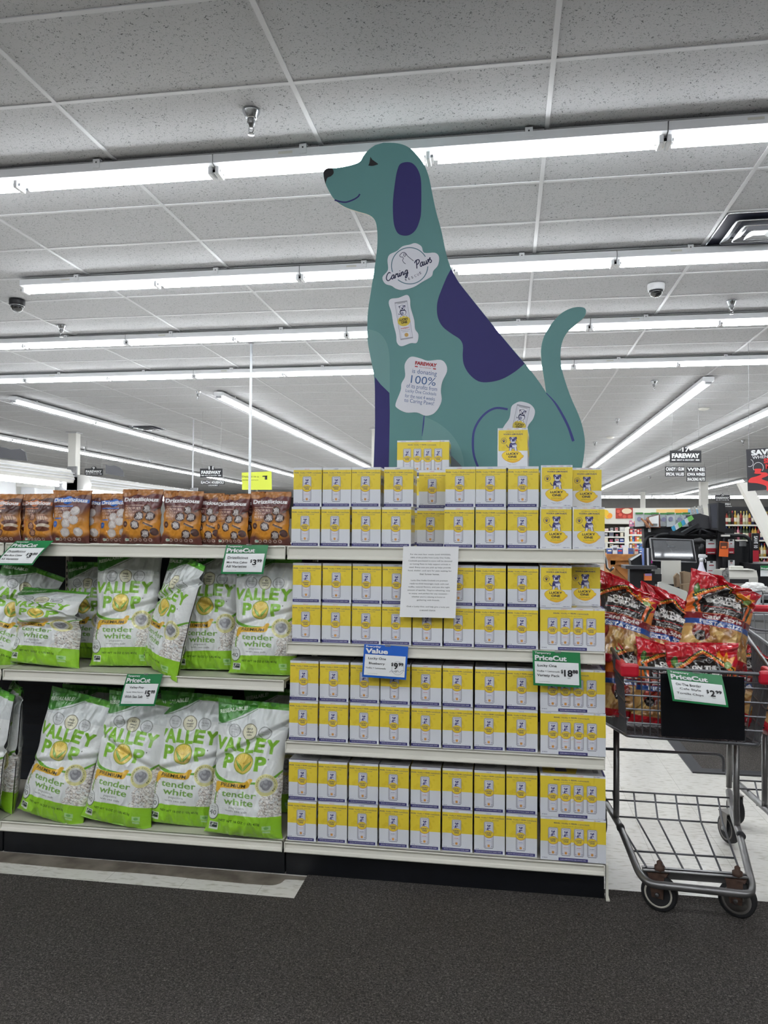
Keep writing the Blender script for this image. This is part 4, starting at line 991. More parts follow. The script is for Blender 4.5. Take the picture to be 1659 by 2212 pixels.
def bag_fn(W, H, T, seed, wr=.008, slump=0.0, bend=0.0, kinks=(), taper=.0, bulge=.55, droop=.0):
    rs = np.random.RandomState(seed+99); ph = rs.uniform(0, 6, 6)
    def f(u, v, back=False):
        vb = np.clip(v/.97, 0, 1)
        tv = T*np.clip(np.sin(PI*np.clip(vb, 0, 1)**bulge), 0, 1)**.62
        tu = np.clip(1-np.abs(u)**2.4, 0, 1)**.62
        wv = W/2*(1-.10*np.sin(PI*np.clip(v, 0, 1))**.8 + .012*np.sin(v*17+ph[0])*(1-v)-taper*v+.05*np.exp(-v/.035))
        x = u*wv; z = v*H
        y = -tv*tu
        n1 = vnoise(u*2.2+seed, v*4.5, seed, 3); n2 = 1-np.abs(vnoise(u*4+3+seed, v*7, seed+7, 3))*2
        edge = np.clip(1-np.abs(u)**6, 0, 1)
        amp = wr*(1+1.5*np.exp(-v/.10)+1.4*np.clip(v-.6, 0, 1)*2)
        pl = np.exp(-v/.07)+.8*np.exp(-(1-v)/.1)
        d = (n1*.6+n2*.35)*amp+np.sin(u*19+ph[1]+2.2*np.sin(u*3+ph[2]))*.004*pl
        for (k0, sl, dep) in kinks:   # folds running across the film
            t = v-(k0+sl*u); y = y+dep*np.exp(-(t/.022)**2)-.6*dep*np.exp(-((t-.045)/.03)**2)
        if back: y = -y*.55+.004; d = d*.3
        y = y-d*edge*(.3+tu*.7)*(v > .01)
        x = x+bend*v**2+.006*n1*(1-np.abs(u))
        x = x+.004*vnoise(v*6, u*0+seed, seed+3, 2)*np.sign(u)*np.abs(u)**3
        if slump: z = z-slump*H*.16*np.clip(v-.3, 0, 1)**1.2/(.7**1.2)*1.3; y = y-slump*.035*np.sin(PI*np.clip((v-.35)/.65, 0, 1))
        if droop: z = z-droop*((u+1)/2)**1.3*np.clip((v-.62)/.38, 0, 1)**1.4
        return x, y, z
    return f
def back_sheet(fn, col, img=None):
    nu, nv = (17, 25) if img is None else (img.shape[1], img.shape[0])
    uu, vv = np.meshgrid(np.linspace(-1, 1, nu), np.linspace(1, 0, nv))
    x, y, z = fn(uu, vv, True); V = np.stack([x, y, z], -1).reshape(-1, 3)
    i = np.arange((nv-1)*(nu-1)); r_, c_ = i//(nu-1), i % (nu-1); a = r_*nu+c_
    Fq = np.stack([a, a+1, a+nu+1, a+nu], 1)
    C = np.array([lin(col(t)) for t in vv.ravel()]) if img is None else img.reshape(-1, 3)
    return V, Fq, C
M_film = artmat('printed_film', 0.38, coat=.6, bump=.35, bscale=38)
M_film2 = artmat('glossy_film', 0.2, coat=1.0, bump=.8, bscale=22)
M_pouch = artmat('satin_pouch', 0.36, coat=.25, bump=.15, bscale=30)
def bag_mesh(name, img, m, back, bimg=None, **k):
    fn = bag_fn(**k)
    return grid_mesh(name, img, lambda u, v: fn(u, v), m, back_sheet(fn, back, bimg))
VA = [valley_art(0), valley_art(1)]
_b = Art(70, 130, (200, 202, 200)); popcorn_fill(_b, [[(0, .5), (1, .5), (1, .84), (0, .84)]], 9); _b.rect(0, .84, 1, 1, LG); _b.rect(0, 0, 1, .05, DG); VB = _b.out()
vback = lambda t: LG if t < .17 else ((206, 206, 202) if t < .9 else (90, 160, 50))
POP = [bag_mesh('popcorn_a', VA[0], M_film, vback, VB, W=.315, H=.53, T=.062, seed=1, kinks=((.47, .08, .012),)),
       bag_mesh('popcorn_b', VA[1], M_film, vback, VB, W=.31, H=.53, T=.066, seed=2, kinks=((.55, -.1, .010), (.80, .12, .008))),
       bag_mesh('popcorn_c', VA[0], M_film, vback, VB, W=.31, H=.52, T=.062, seed=5, kinks=((.69, .16, .016),)),
       bag_mesh('popcorn_slumped', VA[1], M_film, vback, VB, W=.33, H=.47, T=.072, seed=8, slump=1.5, kinks=((.42, .1, .02), (.66, -.15, .016)))]
def place(me, name, px, Y, rot, label, cat, group, s=1.0, z=None):
    """px: where the middle of the foot of the bag stands"""
    p = at(*px, Y=Y); o = link(me, name)
    o.location = (p.x, Y, p.z if z is None else z); o.scale = s if isinstance(s, tuple) else (s, s, s)
    o.rotation_euler = Euler((R(rot[0]), R(rot[1]), R(rot[2])), 'YXZ') if False else Euler((R(rot[0]), R(rot[1]), R(rot[2])), 'XYZ')
    return tag(o, label, cat, group)
GP = 'bags of white popcorn on the left shelving unit'
zl, zm = .142, .770
# rot = (lean back: negative tips the top away, roll: positive tips the top right, turn)
for me, px, Y, rot, s, z, lab in [
    (0, (108, 1790), 2.985, (-8, 11, -2), .98, zl+.006, 'green and white popcorn bag leaning right on the bottom shelf, left of the price sign'),
    (1, (250, 1795), 2.98, (-9, 8, 2), .98, zl+.006, 'green and white popcorn bag leaning right on the bottom shelf, below the price sign'),
    (0, (396, 1800), 3.03, (-6, 3, 3), 1.0, zl+.002, 'green and white popcorn bag on the bottom shelf, second from the cartons'),
    (2, (525, 1810), 2.96, (-7, 3, 3), 1.0, zl+.004, 'green and white popcorn bag at the front of the bottom shelf, next to the cartons'),
    (1, (585, 1760), 3.25, (-4, 0, -4), .98, zl+.002, 'shaded popcorn bag behind, at the right end of the bottom shelf'),
    (2, (180, 1740), 3.24, (-3, 4, 10), .96, zl+.002, 'shaded popcorn bag behind the two leaning bags on the bottom shelf'),
    (0, (330, 1750), 3.25, (-4, 3, -6), .98, zl+.002, 'shaded popcorn bag behind the price sign on the bottom shelf'),
    (1, (15, 1745), 3.14, (-3, 3, -48), 1.0, zl+.002, 'popcorn bag turned sideways near the left end of the bottom shelf'),
    (0, (-45, 1760), 3.02, (-5, 5, -30), 1.0, zl+.002, 'popcorn bag cut by the left frame edge on the bottom shelf'),
    (3, (95, 1442), 3.03, (-10, 3, -3), 1.0, zm+.004, 'slumped creased popcorn bag on the middle shelf near the left end'),
    (1, (190, 1425), 3.25, (-3, 0, 0), .82, zm+.002, 'shaded popcorn bag partly hidden behind the slumped bag on the middle shelf'),
    (0, (268, 1437), 3.09, (-6, 0, 8), .93, zm+.002, 'upright popcorn bag on the middle shelf left of the bag turned sideways'),
    (2, (345, 1460), 3.03, (-8, 12, -38), .93, zm+.003, 'popcorn bag turned sideways and leaning on the middle shelf above the price sign'),
    (1, (450, 1452), 3.08, (-5, 0, 4), .92, zm+.002, 'popcorn bag on the middle shelf between the turned bag and the last one'),
    (0, (568, 1460), 3.02, (-5, 1, 3), .90, zm+.002, 'popcorn bag at the right end of the middle shelf next to the cartons'),
    (2, (-20, 1440), 3.03, (-6, 22, 30), .86, zm+.002, 'popcorn bag leaning at the left frame edge on the middle shelf'),
    ]:
    place(POP[me], 'popcorn_bag', px, Y, rot, lab, 'bag of popcorn', GP, s, z)

# ---- rice cake pouches
def pouch_art(kind):
    a = Art(110, 156, (74, 34, 30)); k = 156/110
    col = dict(cookies=(92, 40, 40), birthday=(92, 44, 40), smores=(70, 32, 24))[kind]
    Yv = a.Y; Xv = a.X
    g1 = np.array(lin(col)); g2 = np.array(lin((206, 138, 44))); g3 = np.array(lin((96, 50, 44)))
    wob = .05*np.sin(Xv*7+1)+.04*np.sin(Xv*13)
    t = np.clip((Yv+wob-.36)/.3, 0, 1)[..., None]; a.a = g1*(1-t)+g2*t
    t = np.clip((Yv+wob*.6-.80)/.1, 0, 1)[..., None]; a.a = a.a*(1-t)+g3*t
    a.poly(spline([(0, 0), (1, 0), (1, .10), (.8, .085), (.6, .13), (.4, .1), (.2, .14), (0, .12)], 3), (166, 108, 52)); a.rect(0, .085, 1, .092, (140, 84, 40))
    a.text('Twinkle Mini Rice Cakes', .5, .04, .5, .014, (206, 170, 110))
    band = dict(cookies=None, birthday=(40, 104, 190), smores=(190, 108, 60))[kind]
    if band:
        a.ell(.45, .2, .12, .075, band); a.poly([(.04, .155), (.5, .15), (.97, .185), (.97, .25), (.5, .215), (.04, .225)], band)
    a.text('Drizzilicious', .5, .195, .86, .072, (238, 236, 236), .035, .2, 0, .006)
    wc = (214, 170, 140)
    a.text('MINI RICE CAKES REIMAGINED', .35, .305, .5, .016, (220, 190, 170), .02)
    for i, t in enumerate(dict(cookies=('COOKIES', '& CREAM', 'BITES'), birthday=('BIRTHDAY', 'CAKE', 'BITES'), smores=("S'MORES", 'BITES', ''))[kind]):
        if t: a.text(t, .30 if i == 0 else .26, .36+.062*i, .44 if i < 1 else .3, .044, (226, 196, 176))
    if band: a.rect(.08, .30, .6, .322, band); a.rect(.1, .53, .3, .55, band)
    else: a.rect(.12, .535, .3, .55, (120, 64, 44))
    a.ell(.12, .645, .07, .06, band or (80, 36, 30)); a.text('MADE', .12, .635, .07, .01, (230, 220, 210)); a.text('WITH', .12, .655, .07, .01, (230, 220, 210))
    if kind == 'smores':
        for x, y in ((.45, .48), (.42, .66), (.47, .8)): bite(a, x, y, .1, .08, (92, 50, 40), (206, 160, 130), k)
        a.ell(.76, .52, .16, .10, (150, 100, 70)); a.ell(.76, .50, .15, .04, (206, 170, 140)); a.ell(.74, .6, .2, .06, (90, 46, 34)); a.ell(.78, .66, .18, .05, (206, 190, 170)); a.ell(.76, .72, .2, .05, (110, 60, 40))
        for i in range(4): a.line([(.6+.07*i, .44), (.66+.06*i, .55)], .014, (80, 40, 30))
    else:
        dk = (64, 34, 30) if kind == 'cookies' else (190, 180, 176); lt = (230, 224, 220) if kind == 'cookies' else (222, 216, 210)
        for x, y in ((.68, .37), (.50, .50), (.78, .50), (.40, .66), (.66, .82)) if kind == 'cookies' else ((.68, .40), (.48, .48), (.66, .57), (.46, .63), (.44, .80), (.76, .79)): bite(a, x, y, .115, .08, dk, lt, k)
        if kind == 'cookies':
            a.line([(.6, .62), (.86, .69)], .05, (52, 34, 32)); a.line([(.61, .63), (.85, .70)], .01, (170, 150, 140)); a.ell(.88, .78, .1, .07, (70, 46, 44)); a.ell(.88, .78, .06, .042, (90, 62, 58)); a.line([(.86, .4), (1, .33)], .03, (50, 34, 32))
    for i in range(6): a.ell(.18+.12*i, .925, .04, .028, (206, 190, 180)); a.ell(.18+.12*i, .925, .03, .02, (110, 64, 56))
    a.rect(.16, .905, .25, .945, (214, 224, 214)); a.rect(.17, .91, .24, .925, (70, 150, 130))
    return a.out()
def bite(a, x, y, rx, ry, dk, lt, k):
    ry = rx/k*1.02
    a.ell(x, y, rx*1.05, ry*1.05, (150, 96, 40)); a.ell(x, y, rx, ry, dk)
    for i in range(5):
        d = -.75+.37*i; a.line([(x+rx*d*.8, y-ry*(.75-.3*abs(d))), (x+rx*(d*.6+.12), y), (x+rx*d*.85, y+ry*(.75-.3*abs(d)))], rx*.13, lt)
PK = {}
for i, kd in enumerate(('cookies', 'birthday', 'smores')):
    fn = bag_fn(W=.163, H=.213, T=.032, seed=20+i, wr=.0035, taper=-.03, bulge=.75)
    PK[kd] = grid_mesh('pouch_'+kd, pouch_art(kd), lambda u, v, fn=fn: fn(u, v), M_pouch, back_sheet(fn, lambda t: (96, 44, 36)))
zt = 1.2965
for kd, cx, Y, rot, s, lab in [
    ('cookies', 583, 2.985, (-3, 0, 2), 1.02, 'brown cookies and cream rice cake pouch at the right end beside the cartons'),
    ('cookies', 548, 3.06, (-2, 0, -4), 1.0, 'brown cookies and cream pouch tucked behind the rightmost pouch'),
    ('cookies', 501, 3.0, (-3, 0, -14), .97, 'brown cookies and cream rice cake pouch, second from the right in the front row'),
    ('cookies', 455, 3.09, (-2, 0, 6), .93, 'shaded cookies and cream pouch behind the gap between the front pouches'),
    ('cookies', 444, 3.035, (-2, 0, -8), 1.0, 'cookies and cream pouch just behind the third front pouch from the right'),
    ('cookies', 391, 2.985, (-4, 1, 4), 1.04, 'brown cookies and cream rice cake pouch, third from the right, in front'),
    ('cookies', 304, 2.985, (-4, 0, 3), 1.07, 'brown cookies and cream rice cake pouch beside the blue labelled birthday pouch'),
    ('birthday', 252, 3.03, (-3, 0, 0), 1.0, 'birthday cake rice cake pouch with blue band, partly behind a cookies pouch'),
    ('birthday', 190, 3.045, (-3, 0, -4), 1.0, 'birthday cake pouch with blue band behind the front birthday pouch'),
    ('birthday', 152, 2.985, (-3, 0, 3), 1.05, 'birthday cake rice cake pouch with blue band, leftmost blue one in front'),
    ('smores', 81, 2.99, (-3, 0, -10), .98, 'orange banded smores rice cake pouch left of the blue birthday pouch'),
    ('smores', 46, 3.07, (-2, 0, 6), .98, 'smores pouch standing behind and left of the front smores pouch'),
    ('smores', 5, 3.0, (-3, 0, 10), .98, 'smores pouch cut by the left frame edge'),
    ]:
    place(PK[kd], 'rice_cake_pouch', (cx, 1170), Y, rot, lab, 'snack pouch', 'rice cake pouches on the top left shelf', s, zt)

# ------------------------------------------------------------------ shopping carts
M_wire = mat('cart_grey', (104, 104, 108), 0.35, 0.6); M_frame = mat('cart_frame_grey', (128, 127, 127), 0.32, 0.75, noise=.2, scale=20)
M_red = mat('red_plastic', (186, 24, 44), 0.35); M_rubber = mat('black_rubber', (34, 34, 36), 0.7); M_hubw = mat('wheel_cream', (196, 192, 180), 0.5); M_hubg = mat('wheel_grey', (120, 116, 112), 0.4, .3)
M_rust = mat('rusty_steel', (92, 70, 60), 0.7, 0.3, noise=.4, scale=40)
def lerp(a, b_, t): return Vector(a)*(1-t)+Vector(b_)*t
# cart corners in world space; front faces the viewer
FLT, FRT = Vector((.413, 2.84, .882)), Vector((.915, 2.84, .872))
FLB, FRB = Vector((.435, 2.90, .625)), Vector((.885, 2.90, .615))
RLT, RRT = Vector((.378, 3.62, .985)), Vector((1.0, 3.62, .985))
RLB, RRB = Vector((.41, 3.55, .53)), Vector((.95, 3.55, .53))
def wall(g, a, b_, c, d, nh, nv, rh, rv, top=True):
    """wire wall: a-b top edge, d-c bottom edge"""
    for i in range(nh):
        t = (i+(0 if top else 1))/nh; g.tube([lerp(a, d, t), lerp(b_, c, t)], rh, M_wire, 5, cap=False)
    for i in range(1, nv):
        t = i/nv; g.tube([lerp(a, b_, t), lerp(d, c, t)], rv, M_wire, 4, cap=False)
def make_cart(panel=True):
    root = empty('shopping_cart', (.66, 3.2, 0)); off = -Vector(root.location)
    def B(g, n, par=root):
        o = g.build(n, par)
        if par is root: o.location = off
        return o
    g = MB(); g.bend([RLT, FLT, FRT, RRT], .0065, .05, M_wire, 8)
    wall(g, FLT, FRT, FRB, FLB, 5, 17, .0035, .0026); wall(g, FLT, RLT, RLB, FLB, 4, 44, .0035, .0024); wall(g, FRT, RRT, RRB, FRB, 4, 44, .0035, .0024)
    g.tube([FLT+Vector((0, 0, -.032)), FRT+Vector((0, 0, -.032))], .0035, M_wire, 6)
    g.bend([RLB, FLB, FRB, RRB], .006, .03, M_wire, 8, True)
    for i in range(1, 18): t = i/18; g.tube([lerp(FLB, FRB, t), lerp(RLB, RRB, t)], .0024, M_wire, 4, cap=False)
    for i in range(1, 22): t = i/22; g.tube([lerp(FLB, RLB, t), lerp(FRB, RRB, t)], .0026, M_wire, 4, cap=False)
    B(g, 'basket')
    g = MB(); wall(g, RLT, RRT, RRB, RLB, 5, 14, .003, .0024); g.bend([RLT+Vector((.04, .0, -.02)), RLT+Vector((.08, -.18, -.06)), RRT+Vector((-.08, -.18, -.06)), RRT+Vector((-.04, 0, -.02))], .005, .05, M_wire, 6)
    g.bend([RLT+Vector((.10, -.05, -.02)), RLT+Vector((.10, -.05, -.2)), RLT+Vector((.22, -.05, -.2)), RLT+Vector((.22, -.05, -.02))], .006, .04, M_wire, 6)
    B(g, 'child_seat')
    g = MB(); g.tube([RLT+Vector((-.02, .03, .02)), RRT+Vector((.02, .03, .02))], .017, M_red, 12); B(g, 'handle')
    for p, sx in ((FLT, 1), (FRT, -1)):
        g = MB(); g.bbox(tuple(p+Vector((-.012 if sx > 0 else -.052, -.014, -.034))), tuple(p+Vector((.052 if sx > 0 else .012, .012, .014))), .010, M_red)
        g.bbox(tuple(p+Vector((-.014, -.01, -.03))), tuple(p+Vector((.014, .11, .014))), .008, M_red)
        B(g, 'corner_bumper')
    # frame
    zl_ = .19
    A = Vector((.452, 3.21, zl_)); Bq = Vector((.902, 3.21, zl_))
    fl, fr = Vector((.500, 2.865, .128)), Vector((.835, 2.865, .118))
    g = MB()
    g.bend([(.405, 3.66, .21), (.43, 3.40, .20), A, fl+Vector((-.025, .03, .01)), fl+Vector((.0, -.025, 0)), fr+Vector((0, -.025, 0)), fr+Vector((.02, .03, .01)), Bq, (.93, 3.40, .20), (.985, 3.66, .21)], .0135, .035, M_frame, 10)
    g.bend([lerp(A, (.43, 3.40, .20), .3), (.447, 3.27, .26), (.447, 3.27, .585)], .0125, .04, M_frame, 10)
    g.bend([lerp(Bq, (.93, 3.40, .20), .3), (.908, 3.27, .26), (.908, 3.27, .585)], .0125, .04, M_frame, 10)
    g.bend([(.405, 3.62, .24), (.405, 3.60, .5), (.39, 3.63, .965)], .0125, .05, M_frame, 10); g.bend([(.975, 3.62, .24), (.975, 3.60, .5), (.99, 3.63, .965)], .0125, .05, M_frame, 10)
    g.bend([(.385, 3.44, .43), (.905, 3.44, .43), (.905, 3.44, .36)], .0065, .03, M_wire, 8)
    g.tube([(.40, 3.55, .55), (.98, 3.55, .55)], .008, M_frame, 8)
    B(g, 'frame')
    for q in (A+Vector((0, -.012, .0)), Bq+Vector((0, -.012, 0))):
        g = MB(); g.lathe([(.004, -.004), (.0155, 0), (.0155, .02), (.004, .024)], M_rubber, 14, Matrix.Translation(q) @ Matrix.Rotation(R(90), 4, 'X')); B(g, 'bumper_stop')
    # lower rack
    g = MB()
    P1 = at(1310, 1707, Y=3.42); zA = at(1450, 1716, Y=3.43).z; zB = at(1450, 1735, Y=3.43).z; zC = at(1450, 1771, Y=3.36).z
    for z_ in (zA, zB): g.tube([(.385, 3.43, z_), (.925, 3.43, z_)], .004, M_wire, 6)
    g.tube([(.44, 3.36, zC), (.86, 3.36, zC)], .004, M_wire, 6); zD = at(1480, 1846, Y=3.10).z; g.tube([(.475, 3.10, zD), (.855, 3.10, zD)], .004, M_wire, 6)
    for i in range(6):
        t = i/5; xt = .455+t*.425; xb = .505+t*.325
        g.tube([(xt, 3.43, zA), (xt, 3.36, zC), (xb, 2.93, .150-.008*t)], .0036, M_wire, 6)
    B(g, 'lower_rack')
    g = MB(); g.box((.49, 2.915, .118), (.845, 2.925, .150), M_frame); g.box((.49, 2.90, .146), (.845, 2.94, .150), M_frame); B(g, 'cross_plate')
    # wheels
    def wheel(x, y, rz, rad, hub, spokes, front=True):
        M_rust = MATS['rusty_steel'] if front else MATS['wheel_grey']
        w = empty('caster', (0, 0, 0)); w.parent = root; w.location = Vector((x, y, rad+.006))+off; w.rotation_euler = (0, 0, rz)
        Mx = Matrix.Rotation(R(90), 4, 'Y')
        MB().lathe([(rad*.74, -.016), (rad*.93, -.016), (rad, -.010), (rad, .010), (rad*.93, .016), (rad*.74, .016)], M_rubber, 32, Mx).build('tyre', w)
        q = MB()
        if not spokes:
            q.lathe([(rad*.40, -.005), (rad*.46, -.011), (rad*.70, -.0165), (rad*.78, -.0165), (rad*.78, .0165), (rad*.70, .0165), (rad*.46, .011), (rad*.40, .005)], hub, 28, Mx)
        else:
            q.lathe([(rad*.66, -.0165), (rad*.78, -.0165), (rad*.78, .0165), (rad*.66, .0165), (rad*.66, -.0165)], hub, 28, Mx); q.lathe([(rad*.01, -.006), (rad*.7, -.006), (rad*.7, .006), (rad*.01, .006)], M_dark, 20, Mx)
            for k in range(5): q.box((-.012, -.011, rad*.2), (.012, .011, rad*.72), hub, Matrix.Rotation(2*PI*k/5, 4, 'X'))
        q.lathe([(rad*.28, -.018), (rad*.36, -.012), (rad*.36, .012), (rad*.28, .018)], M_dark, 16, Mx)
        q.build('hub', w)
        q = MB()
        for s in (-1, 1):
            q.prism([(-.020, -.012), (.020, -.012), (.034, rad+.006), (-.024, rad+.006)], s*.024-.0015, s*.024+.0015, M_rust, 'x')
            q.lathe([(.002, 0), (.008, 0), (.008, .006), (.002, .006)], M_steel, 8, Matrix.Translation((s*.0255, 0, 0)) @ Matrix.Rotation(R(90*s), 4, 'Y'))
        q.box((-.026, -.03, rad+.003), (.026, .038, rad+.008), M_rust)
        if front: q.lathe([(.012, rad+.006), (.018, rad+.02), (.018, rad+.03), (.010, rad+.034), (.010, rad+.045), (.004, rad+.05)], M_rust, 12)
        q.build('fork', w)
    wheel(.548, 2.915, R(62), .0635, M_hubw, False); wheel(.812, 2.915, R(62), .0635, M_hubg, True)
    wheel(.968, 3.60, R(18), .0635, M_hubg, False, False); wheel(.42, 3.60, R(10), .0635, M_hubg, False, False)
    if panel:
        tl, tr, br_, bl = at(1427, 1455, Y=2.832), at(1608, 1463, Y=2.832), at(1609, 1600, Y=2.88), at(1429, 1590, Y=2.88)
        g = MB(); n_ = Vector((0, .008, 0)); vs = [tl, tr, br_, bl]+[v+n_ for v in (tl, tr, br_, bl)]
        g.add([tuple(v) for v in vs], [(0, 3, 2, 1), (4, 5, 6, 7), (0, 1, 5, 4), (1, 2, 6, 5), (2, 3, 7, 6), (3, 0, 4, 7)], M_blackm)
        B(g, 'sign_panel')
    return root
cart = make_cart(); tag(cart, 'grey wire shopping cart with black front panel, full of tortilla chip bags', 'shopping cart', 'shopping carts')
c2 = make_cart(False); c2.location = (.66+.645, 3.2+.25, 0); tag(c2, 'empty grey shopping cart at the right frame edge behind the full one', 'shopping cart', 'shopping carts')
curved_sign('price_sign', ((1440, 1446), (1559, 1459), (1449, 1510)), 2.815, M_green, PC, [('On The Border', .34, .42, .46, .08, .005), ('Cafe Style', .36, .56, .38, .08, .005), ('Tortilla Chips', .34, .71, .48, .085, .005)], '2', '99', 'green price cut sign for tortilla chips curling off the cart panel', .03, .0)
# ---- chip bags
def chip_art():
    a = Art(180, 250, (190, 22, 38)); k = 250/180; a.remap = True
    a.rect(0, 0, 1, .05, (206, 30, 44)); a.rect(0, .03, 1, .036, (150, 14, 28))
    # flames and chillies
    a.poly(spline([(.6, .16), (.68, .2), (.72, .12), (.78, .2), (.85, .14), (.86, .22), (.96, .2), (.9, .3), (.98, .34), (.9, .42), (.7, .36), (.62, .28)], 4), (232, 146, 40))
    a.poly(spline([(0, .42), (.06, .3), (.1, .4), (.2, .36), (.2, .5), (.12, .6), (0, .62)], 4), (222, 110, 36)); a.poly(spline([(.84, .5), (1, .42), (1, .62), (.9, .6)], 4), (222, 130, 40))
    for x, y, r_ in ((.16, .33, .3), (.2, .45, -.2), (.1, .27, .1)): a.ell(x, y, .045, .07, (64, 104, 44), 1, r_); a.ell(x, y, .02, .05, (120, 160, 80), .7, r_)
    dia = [(.5, .1), (.98, .36), (.84, .53), (.5, .56), (.16, .53), (.02, .36)]
    a.poly([(.5, .1), (.95, .35), (.88, .56), (.12, .56), (.05, .35)], (40, 62, 38)); a.poly([(.5, .13), (.90, .355), (.84, .56), (.16, .56), (.10, .355)], (214, 96, 40))
    for t in np.linspace(0, 1, 16): a.ell(.5-.41*t, .128+.228*t, .011, .009, (238, 190, 60)); a.ell(.5+.41*t, .128+.228*t, .011, .009, (238, 190, 60))
    a.poly([(.5, .165), (.85, .36), (.80, .57), (.2, .57), (.15, .36)], (34, 28, 28))
    a.poly([(.5, .19), (.8, .36), (.77, .5), (.23, .5), (.2, .36)], (44, 38, 36))
    a.text('ON THE', .5, .33, .33, .046, (222, 218, 214), .055, 0, -.02); a.text('BORDER', .5, .395, .47, .062, (222, 218, 214), .065, 0, .02)
    a.line([(.24, .475), (.5, .462), (.78, .475)], .008, (190, 40, 40)); a.text('MEXICAN GRILL', .5, .495, .36, .022, (206, 202, 198), .02); a.text('& CANTINA', .5, .525, .26, .02, (206, 202, 198), .02)
    a.ell(.84, .3, .06, .06/k, (96, 130, 66)); a.ell(.84, .3, .05, .05/k, (176, 190, 130)); a.ell(.84, .3, .04, .04/k, (140, 168, 96))
    # chips window
    rs = np.random.RandomState(3); a.rect(0, .70, 1, .93, (176, 132, 76))
    for _ in range(90):
        x, y = rs.uniform(0, 1), rs.uniform(.70, .93); r = rs.uniform(.05, .12); q = rs.uniform(0, 6)
        c = [(214, 178, 112), (196, 154, 88), (228, 196, 132), (176, 128, 70), (150, 104, 56)][rs.randint(5)]
        P_ = [(x+r*math.cos(q+t), y+r*math.sin(q+t)/k) for t in (0, 2.1+rs.uniform(-.2, .2), 4.2)]
        if min(p[1] for p in P_) > .69: a.poly(spline(P_, 4), c)
    a.ell(.24, .76, .13, .075, (110, 34, 30)); a.ell(.24, .745, .11, .05, (160, 56, 44)); a.ell(.22, .80, .07, .045, (34, 30, 30)); a.text('SALSA', .22, .80, .09, .02, (210, 200, 190), .02)
    a.poly([(0, .57), (.5, .545), (1, .57), (1, .65), (.5, .625), (0, .65)], (122, 26, 32)); a.line([(0, .57), (.5, .545), (1, .57)], .008, (200, 110, 60))
    a.text('Café Style', .5, .598, .56, .056, (232, 226, 222), .02, .22)
    a.poly([(0, .65), (.5, .625), (1, .65), (1, .715), (.5, .69), (0, .715)], (34, 74, 146))
    a.text('FIESTA SIZE', .5, .668, .64, .046, (232, 234, 238), .025)
    for x in (.20, .26, .32, .38, .44, .50, .59, .64, .70, .78): a.rect(x-.018, .688, x+.018, .693, (232, 234, 238))
    a.rect(0, .93, 1, 1, (178, 18, 34))
    return a.out()
CA = chip_art(); cback = lambda t: (176, 20, 36) if t > .5 or t < .08 else (170, 120, 70)
_r = np.linspace(0, 1, 250); _src = np.interp(_r, [0, .03, .09, .62, .90, 1], [0, .04, .13, .715, .93, 1])
CA = CA[np.clip((_src*249).round().astype(int), 0, 249)]
CH_ = [bag_mesh('chips_a', CA, M_film2, cback, W=.30, H=.37, T=.062, seed=31, wr=.013, droop=.075, kinks=((.86, .1, .014), (.6, .5, .012))), bag_mesh('chips_b', CA, M_film2, cback, W=.30, H=.37, T=.06, seed=34, wr=.013, droop=.06, kinks=((.82, -.2, .016), (.5, -.5, .012))),
       bag_mesh('chips_c', CA, M_film2, cback, W=.30, H=.37, T=.062, seed=37, wr=.015, droop=.05, bend=.03, kinks=((.80, .25, .02), (.9, -.2, .02))), bag_mesh('chips_d', CA, M_film2, cback, W=.30, H=.37, T=.055, seed=41, wr=.012, kinks=((.85, .06, .012),))]
for m_, px, Y, rot, s, z, lab in [
    (0, (1318, 1440), 3.12, (-14, 12, -4), (.93, 1, 1), .84, 'red bag of tortilla chips high at the left end of the cart, corner up'),
    (1, (1414, 1440), 3.17, (-14, 14, -6), (.9, 1, .98), .79, 'red bag of tortilla chips in the middle of the cart, behind the front bags'),
    (2, (1533, 1420), 3.16, (-14, 12, 6), (.95, 1, 1), .845, 'red bag of tortilla chips leaning at the right, crumpled top folded right'),
    (1, (1365, 1580), 3.06, (-10, 8, 6), .88, .645, 'red bag of tortilla chips low at the front left of the cart'),
    (0, (1438, 1585), 3.00, (-8, 5, -4), .86, .640, 'red bag of tortilla chips low in the cart, left of the black panel'),
    (3, (1522, 1580), 2.975, (-4, -1, 0), .88, .630, 'red bag of tortilla chips upright behind the black cart panel'),
    (2, (1590, 1590), 3.12, (-30, 20, -8), .9, .640, 'red bag of tortilla chips slumped at the right of the cart, behind the panel'),
    (1, (1500, 1590), 3.34, (-6, 0, 0), .9, .600, 'red bag of tortilla chips at the back of the cart under the top bags'),
    (2, (1390, 1590), 3.36, (-6, 0, 5), .9, .600, 'red bag of tortilla chips at the back left of the cart under the top bags')]:
    place(CH_[m_], 'tortilla_chip_bag', px, Y, rot, lab, 'bag of chips', 'bags of tortilla chips in the shopping cart', s, z)
